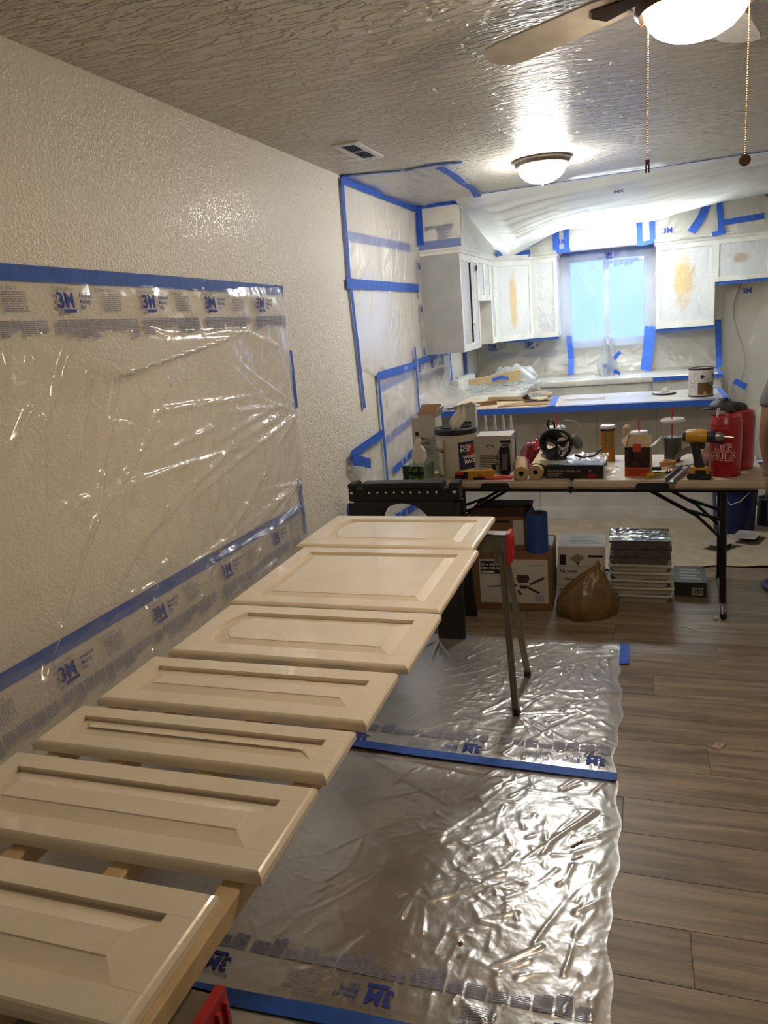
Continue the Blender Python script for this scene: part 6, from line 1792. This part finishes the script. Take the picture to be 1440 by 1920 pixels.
part('stir_stick', MB().bar((0.0, 0.0, 0.12), (-0.045, -0.02, 0.30), 0.025, 0.004, (0, 1, 0)), 'lumber', pc2)
part('handle_lug', MB().lathe([(0.001, -0.093), (0.010, -0.092), (0.010, -0.085), (0.001, -0.085)], 10, (0, 0, 0.15), axis='x'), 'black_plastic', pc2)
for x, y, rz, lab in ((2.265, 5.24, 12, 'printed paper sheet on a dark tray near the blue bucket'), (2.085, 5.08, -6, 'printed paper sheet on a dark tray behind the table leg')):
    r = thing('paint_tray', lab, 'paper', (x, y, 0.016), R_(rz), 'papers on dark trays')
    part('tray', MB().hexa([(-0.01, -0.03, 0), (0.07, -0.03, 0), (0.07, 0.05, 0), (-0.01, 0.05, 0), (-0.02, -0.04, 0.035), (0.08, -0.04, 0.035), (0.08, 0.055, 0.035), (-0.02, 0.055, 0.035)]), 'black_plastic', r)
    pp = part('paper', MB().hexa([(-0.10, -0.05, 0.036), (0.02, -0.12, 0.036), (0.13, 0.04, 0.036), (0.0, 0.11, 0.036), (-0.10, -0.05, 0.0372), (0.02, -0.12, 0.0372), (0.13, 0.04, 0.0372), (0.0, 0.11, 0.0372)]), 'label_white', r)
    mb = MB(); fn = plane_fn((-0.09, -0.05, 0.0372), (0.12, -0.07, 0), (0.10, 0.16, 0))
    for k in range(5):
        rect_on(mb, fn, 0.01, 0.12 - 0.02 * (k % 3), 0.02 + 0.02 * k, 0.026 + 0.02 * k)
    part('fine_print', mb, 'print_grey', pp, recalc=False)

# drop cloth
dc = thing('drop_cloth', 'beige canvas drop cloth with folds on the floor before the half wall', 'drop cloth', (1.9, 5.2, 0))
rg = np.random.default_rng(77)
def d_cloth(U, V):
    D = 0.010 * vnoise(U, V, 0.35, rg) + 0.006 * vnoise(U, V, 0.12, rg)
    D = np.maximum(D, ridges(U, V, [(1.20, 5.42, 1.48, 5.66, 0.05, 0.06), (1.48, 5.66, 1.62, 5.52, 0.05, 0.075), (1.62, 5.52, 1.75, 5.70, 0.04, 0.05), (1.62, 5.52, 1.50, 5.25, 0.03, 0.035), (1.0, 5.2, 1.9, 5.12, 0.025, 0.022), (1.7, 5.3, 2.6, 5.2, 0.025, 0.022), (0.9, 5.0, 1.5, 4.9, 0.02, 0.018), (1.7, 4.95, 2.7, 5.02, 0.022, 0.02), (2.0, 5.55, 2.9, 5.45, 0.03, 0.03), (0.9, 5.55, 1.4, 5.5, 0.03, 0.025), (2.2, 4.9, 3.0, 4.95, 0.02, 0.02)]))
    return D * np.clip((5.77 - V) / 0.05, 0.2, 1)
def e_cloth(U, V):
    lo = 4.54 + 0.16 * (U - 1.1) + 0.02 * np.sin(U * 7) + 0.01 * np.sin(U * 19)
    t = (V - 4.5) / (5.765 - 4.5)
    return U, lo + t * (5.765 - lo)
s = Sheet(floor_uv, UPZ, 0.72, 3.3, 4.5, 5.765, 0.02, d_cloth, e_cloth, lift=0.004)
part('cloth', s.mb(), mat('canvas', '#a79d88', 0.85, vary=0.05, vscale=12, bmp=0.15, bscale=350), dc, 180, world=True)

# blue hose and floor litter
ho = part('blue_hose', MB().tube([(2.275 + 0.06 * math.cos(a) * 1.0 + 0.05, 4.38 + 0.11 * math.sin(a), 0.013) for a in [math.pi * (0.35 + 1.3 * k / 20) for k in range(21)]], 0.011, 8), mat('hose_blue', '#2d3f8a', 0.4), None, 180)
tag(ho, 'curved end of a blue hose on the floor at the right edge', 'hose')
def litter(name, label, cat, mb, m):
    o = part(name, mb, m, None)
    tag(o, label, cat)
litter('paper_scrap', 'small red and white paper scrap on the plank floor', 'scrap', MB().hexa([(1.85, 2.665, 0.0005), (1.88, 2.66, 0.0005), (1.905, 2.70, 0.0005), (1.875, 2.71, 0.0005), (1.85, 2.665, 0.004), (1.88, 2.66, 0.002), (1.905, 2.70, 0.008), (1.875, 2.71, 0.004)]), mat('scrap', '#b58f88', 0.5, vary=0.3, vscale=80))
litter('foil_ball', 'tiny white crumpled ball on the floor near the table foot', 'scrap', MB().lathe([(0.001, 0.0005), (0.008, 0.004), (0.010, 0.010), (0.006, 0.016), (0.001, 0.017)], 9, (1.972, 3.885, 0)), 'label_white')
litter('straw_wrapper', 'thin white wrapper strip on the floor before the tray stack', 'scrap', MB().bar((1.79, 3.80, 0.002), (1.87, 3.735, 0.003), 0.006, 0.002), 'label_white')
litter('wood_sliver', 'dark wood sliver lying on the middle floor plastic', 'scrap', MB().bar((1.405, 1.985, 0.030), (1.435, 2.015, 0.034), 0.006, 0.005), 'carton_dark')
litter('dry_leaf', 'small brown crumb on the middle floor plastic', 'scrap', MB().lathe([(0.001, 0.022), (0.007, 0.024), (0.008, 0.027), (0.001, 0.030)], 7, (1.155, 1.56, 0)), 'carton_brown')

# ------------------------------------------------------------------ things on the bar counter
BZ = CT + 0.008
pc = thing('paint_can', 'gallon paint can with white and brown label on the bar counter', 'paint can', (2.01, 5.70, BZ))
part('can_body', MB().lathe([(0.001, 0), (0.080, 0), (0.082, 0.004), (0.082, 0.185), (0.079, 0.187), (0.001, 0.187)], 36), mat('can_white', '#c9c6c2', 0.35), pc, 40)
part('rim', MB().lathe([(0.083, 0.180), (0.085, 0.186), (0.083, 0.193), (0.070, 0.193), (0.066, 0.184), (0.001, 0.184)], 36), mat('can_rim', '#3b3734', 0.35, 0.6), pc, 40)
part('base_ring', MB().lathe([(0.0835, 0.0), (0.0835, 0.006), (0.082, 0.007)], 36), 'can_rim', pc, 40)
mb = MB(); cf = cyl_fn(0.0825, R_(-98)); rect_on(mb, cf, -0.015, 0.10, 0.012, 0.095, 14); part('brown_label', mb, mat('can_brown', '#5d4424', 0.4), pc, recalc=False)
mb = MB(); cf = cyl_fn(0.0825, R_(-98), 0, 0, 0.0018); rect_on(mb, cf, 0.022, 0.040, 0.012, 0.032, 3); part('label_badge', mb, mat('badge_green', '#94894a', 0.4), pc, recalc=False)
mb = MB(); text_on(mb, 'K', cf, 0.088, 0.125, 0.040, 0.05); rect_on(mb, cf, 0.085, 0.12, 0.112, 0.118); part('red_lettering', mb, 'ink_red', pc, recalc=False)
mb = MB()
for k in range(8):
    rect_on(mb, cf, -0.075, -0.03 - 0.004 * (k % 3), 0.15 - 0.016 * k, 0.154 - 0.016 * k)
part('fine_print', mb, 'print_grey', pc, recalc=False)
part('handle_ear', MB().lathe([(0.001, -0.090), (0.012, -0.088), (0.013, -0.082), (0.001, -0.082)], 16, (0.0, 0, 0.135), axis='y').rot(Matrix.Rotation(R_(2), 3, 'Z')), 'dark_void', pc)
part('handle', MB().tube([(0.0, -0.088, 0.135), (0.04, -0.090, 0.10), (0.075, -0.06, 0.06), (0.095, 0.0, 0.045), (0.075, 0.06, 0.06), (0.0, 0.088, 0.135)], 0.0022, 6), 'chrome', pc, 180)
ld = thing('can_lid', 'paint can lid lying flat on the bar with a white rag on it', 'lid', (1.775, 5.92, BZ), 0)
part('lid', MB().lathe([(0.001, 0.0), (0.083, 0.0), (0.085, 0.004), (0.080, 0.008), (0.072, 0.005), (0.001, 0.006)], 30), 'can_rim', ld, 40)
part('lid_inside', MB().lathe([(0.071, 0.0065), (0.001, 0.0075)], 30), 'can_white', ld, 180)
part('rag', pillow(0.06, 0.05, 0.03, 5).rot(Matrix.Identity(3), (0.005, 0.0, 0.008)), 'tissue', ld, 180)
r = part('stir_stick', MB().box(1.07, 1.36, 5.80, 5.83, BZ + 0.002, BZ + 0.006).rot(Matrix.Identity(3)), 'lumber', None, bevel=0.001, segs=1)
tag(r, 'flat wooden stir stick lying on the bar counter', 'stir stick')
KZ = CT + 0.004
def curl(label, x, y, rz, L, pts, m):
    rr = thing('paper_curl', label, 'paper', (x, y, KZ), rz, 'kraft paper scraps on the bar')
    P = np.array([[(L * q, a, b) for a, b in pts] for q in np.linspace(-0.5, 0.5, 6)])
    P2 = P.copy(); P2[..., 2] += 0.0015
    part('paper', MB().grid(P).grid(P2[:, ::-1]), m, rr, 180)
curl('curled loop of brown kraft paper on the bar by the tape strip', 0.86, 5.86, R_(80), 0.15, [(0.10 * math.cos(a), 0.034 + 0.032 * math.sin(a)) for a in [R_(-80 + 330 * k / 22) for k in range(23)]], 'kraft')
curl('twisted brown kraft paper strip in the middle of the bar left half', 0.62, 5.98, R_(-12), 0.34, [(-0.04, 0.004), (-0.02, 0.022), (0.0, 0.028), (0.02, 0.018), (0.04, 0.004)], 'kraft')
curl('long bent kraft paper scrap at the back of the bar', 0.56, 6.08, R_(-25), 0.26, [(-0.03, 0.003), (-0.01, 0.016), (0.015, 0.006), (0.035, 0.012)], 'kraft_pale')
r = part('cardboard_piece', MB().hexa([(0.36, 5.66, KZ), (0.56, 5.76, KZ), (0.55, 5.79, KZ), (0.35, 5.69, KZ), (0.36, 5.66, KZ + 0.022), (0.56, 5.76, KZ + 0.032), (0.55, 5.79, KZ + 0.034), (0.35, 5.69, KZ + 0.024)]), 'brown_card', None)
tag(r, 'folded strip of brown cardboard on the left part of the bar', 'cardboard')
r = part('flat_cardboard', MB().prism([(0.60, 5.56, 0), (0.98, 5.60, 0), (0.95, 5.78, 0), (0.66, 5.74, 0)], (0, 0, KZ), (0, 0, KZ + 0.005)), 'kraft', None)
tag(r, 'flat piece of kraft cardboard near the front edge of the bar', 'cardboard')
r = part('plastic_disc', MB().lathe([(0.001, 0), (0.12, 0), (0.125, 0.004), (0.12, 0.007), (0.001, 0.006)], 30, (0, 0, 0)).rot(Matrix.Diagonal((1.4, 0.7, 1)), (0.28, 5.64, CT + 0.016)), 'lid_white', None, 40)
tag(r, 'flat oval milky plastic lid on the left end of the bar', 'lid')
# cardboard on the stove, crumpled film behind it
r = part('cardboard_sheet', MB().hexa([(0.17, 6.62, 1.005), (0.60, 6.78, 1.005), (0.585, 6.81, 1.005), (0.155, 6.65, 1.005), (0.17, 6.62, 1.05), (0.60, 6.78, 1.105), (0.585, 6.81, 1.105), (0.155, 6.65, 1.05)]), mat('tan_card', '#c8ad82', 0.7, vary=0.05), None)
tag(r, 'long tan cardboard flap lying on the wrapped stove', 'cardboard')
r = thing('film_heap', 'heap of crumpled clear film on the stove beside the cardboard', 'plastic sheet', (0.50, 7.05, 1.0))
part('film', pillow(0.42, 0.36, 0.13, 15, 34), 'film_bag', r, 180)
ts = tape(None, [(0.36, 6.66, 1.035), (0.44, 6.69, 1.05), (0.50, 6.71, 1.035)], (0.3, -0.9, 0.2), 0.03, off=0.02)
tag(ts, 'crumpled blue tape scrap on the stove cardboard', 'tape')

# ------------------------------------------------------------------ kneeling person at the right edge
mat('skin', '#8a6650', 0.5, vary=0.04)
mat('shirt_grey', '#5f6163', 0.8, vary=0.05)
mat('jeans_dark', '#2c3140', 0.85, vary=0.08, vscale=30)
mat('shoe_white', '#b5b3ae', 0.6)
mat('hair_brown', '#2f2119', 0.7)
def skin_mesh(name, verts, edges, radii, root, m, parent, sub=2):
    me = bpy.data.meshes.new(name)
    me.from_pydata(verts, edges, [])
    o = bpy.data.objects.new(name, me)
    link(o, parent)
    me.materials.append(MATS[m])
    md = o.modifiers.new('skin', 'SKIN')
    md.use_smooth_shade = True
    for i, rr in enumerate(radii):
        sv = me.skin_vertices[0].data[i]
        sv.radius = (rr, rr) if not isinstance(rr, tuple) else rr
        sv.use_root = (i == root)
    sb = o.modifiers.new('subdivision', 'SUBSURF')
    sb.levels = sub; sb.render_levels = sub
    return o
pr = thing('person', 'person in grey t-shirt kneeling beyond the table, arm hanging down', 'person', (2.60, 5.28, 0.01), R_(6))
# local: faces +y ; left arm at -x
V = [(0, 0.0, 0.50), (0, 0.01, 0.66), (0, 0.02, 0.84), (0, 0.02, 1.00), (0, 0.03, 1.09), (0, 0.05, 1.17), (0, 0.06, 1.26), (0, 0.06, 1.33),
     (-0.17, 0.02, 1.04), (-0.215, 0.0, 0.92), (-0.235, -0.01, 0.76), (-0.225, 0.02, 0.64), (-0.20, 0.05, 0.51), (-0.195, 0.06, 0.45),
     (0.17, 0.02, 1.04), (0.23, 0.04, 0.88), (0.24, 0.10, 0.76), (0.20, 0.26, 0.74), (0.16, 0.36, 0.75), (0.15, 0.41, 0.75),
     (-0.10, 0.02, 0.46), (-0.11, 0.06, 0.26), (-0.11, 0.08, 0.09), (-0.11, -0.12, 0.08), (-0.11, -0.33, 0.08), (-0.11, -0.40, 0.05),
     (0.10, 0.02, 0.46), (0.11, 0.06, 0.26), (0.11, 0.08, 0.09), (0.11, -0.12, 0.08), (0.11, -0.33, 0.08), (0.11, -0.40, 0.05)]
Ed = [(0, 1), (1, 2), (2, 3), (3, 4), (4, 5), (5, 6), (6, 7), (3, 8), (8, 9), (9, 10), (10, 11), (11, 12), (12, 13), (3, 14), (14, 15), (15, 16), (16, 17), (17, 18), (18, 19),
      (0, 20), (20, 21), (21, 22), (22, 23), (23, 24), (24, 25), (0, 26), (26, 27), (27, 28), (28, 29), (29, 30), (30, 31)]
Rd = [0.13, 0.12, 0.13, 0.12, 0.06, 0.058, 0.085, 0.075, 0.06, 0.05, 0.044, 0.042, 0.030, 0.030, 0.06, 0.05, 0.044, 0.042, 0.030, 0.030,
      0.085, 0.07, 0.055, 0.055, 0.04, 0.03, 0.085, 0.07, 0.055, 0.055, 0.04, 0.03]
skin_mesh('body', V, Ed, Rd, 0, 'skin', pr)
skin_mesh('t_shirt', [(0, 0.0, 0.44), (0, 0.01, 0.66), (0, 0.02, 0.84), (0, 0.02, 1.00), (0, 0.03, 1.07), (-0.17, 0.02, 1.04), (-0.215, 0.0, 0.92), (-0.222, -0.004, 0.87), (0.17, 0.02, 1.04), (0.215, 0.03, 0.93), (0.225, 0.035, 0.89)],
          [(0, 1), (1, 2), (2, 3), (3, 4), (3, 5), (5, 6), (6, 7), (3, 8), (8, 9), (9, 10)], [0.165, 0.15, 0.155, 0.145, 0.085, 0.08, 0.070, 0.072, 0.08, 0.07, 0.072], 0, 'shirt_grey', pr)
for sx in (-1, 1):
    skin_mesh('trouser_leg', [(sx * 0.07, 0.0, 0.48), (sx * 0.10, 0.04, 0.36), (sx * 0.11, 0.06, 0.22), (sx * 0.11, 0.08, 0.095), (sx * 0.11, -0.12, 0.085), (sx * 0.11, -0.30, 0.08)],
              [(0, 1), (1, 2), (2, 3), (3, 4), (4, 5)], [0.125, 0.105, 0.085, 0.075, 0.07, 0.058], 0, 'jeans_dark', pr)
    skin_mesh('shoe', [(sx * 0.11, -0.33, 0.085), (sx * 0.11, -0.37, 0.06), (sx * 0.11, -0.36, 0.02)], [(0, 1), (1, 2)], [0.05, 0.05, 0.04], 0, 'shoe_white', pr)
# hands: palm with five fingers
def hand(px, py, pz, d, side, name='hand'):
    d = Vector(d).normalized()
    s_ = Vector((0, 1, 0)) if abs(d.z) > 0.5 else Vector((1, 0, 0))
    n_ = d.cross(s_).normalized()
    p = Vector((px, py, pz))
    vs, es, rr = [p, p + d * 0.05], [(0, 1)], [(0.028, 0.016), (0.036, 0.016)]
    for i, (o, L) in enumerate(((-0.030, 0.060), (-0.010, 0.072), (0.010, 0.068), (0.028, 0.052))):
        b = len(vs)
        vs += [p + d * 0.075 + s_ * o, p + d * (0.075 + L * 0.5) + s_ * o * 1.05 + n_ * 0.008 * side, p + d * (0.075 + L * 0.9) + s_ * o + n_ * 0.028 * side]
        es += [(1, b), (b, b + 1), (b + 1, b + 2)]
        rr += [0.0095, 0.009, 0.008]
    b = len(vs)
    vs += [p + d * 0.025 + s_ * 0.034, p + d * 0.055 + s_ * 0.052 + n_ * 0.012 * side, p + d * 0.08 + s_ * 0.055 + n_ * 0.022 * side]
    es += [(0, b), (b, b + 1), (b + 1, b + 2)]
    rr += [0.012, 0.010, 0.009]
    skin_mesh(name, [tuple(v) for v in vs], es, rr, 0, 'skin', pr)
hand(-0.194, 0.062, 0.44, (0.02, 0.08, -1), 1)
hand(0.15, 0.42, 0.75, (-0.2, 1, 0), -1)
# head details
part('hair', MB().lathe([(0.104, -0.02), (0.108, 0.03), (0.098, 0.075), (0.06, 0.108), (0.001, 0.118)], 24, (0, 0.045, 1.29)), 'hair_brown', pr, 180)
for sx in (-1, 1):
    part('eye', MB().lathe([(0.001, -0.012), (0.009, -0.008), (0.012, 0), (0.009, 0.008), (0.001, 0.012)], 12, (sx * 0.032, 0.138, 1.275)), 'shoe_white', pr, 180)
    part('ear', MB().lathe([(0.001, -0.028), (0.012, -0.02), (0.016, 0.0), (0.012, 0.02), (0.001, 0.028)], 10, (sx * 0.092, 0.05, 1.265)), 'skin', pr, 180)
part('nose', MB().tube([(0, 0.140, 1.285), (0, 0.160, 1.25), (0, 0.145, 1.24)], 0.012, 8), 'skin', pr, 180)
part('mouth', MB().tube([(-0.025, 0.132, 1.212), (0, 0.140, 1.210), (0.025, 0.132, 1.212)], 0.006, 6), 'label_red', pr, 180)
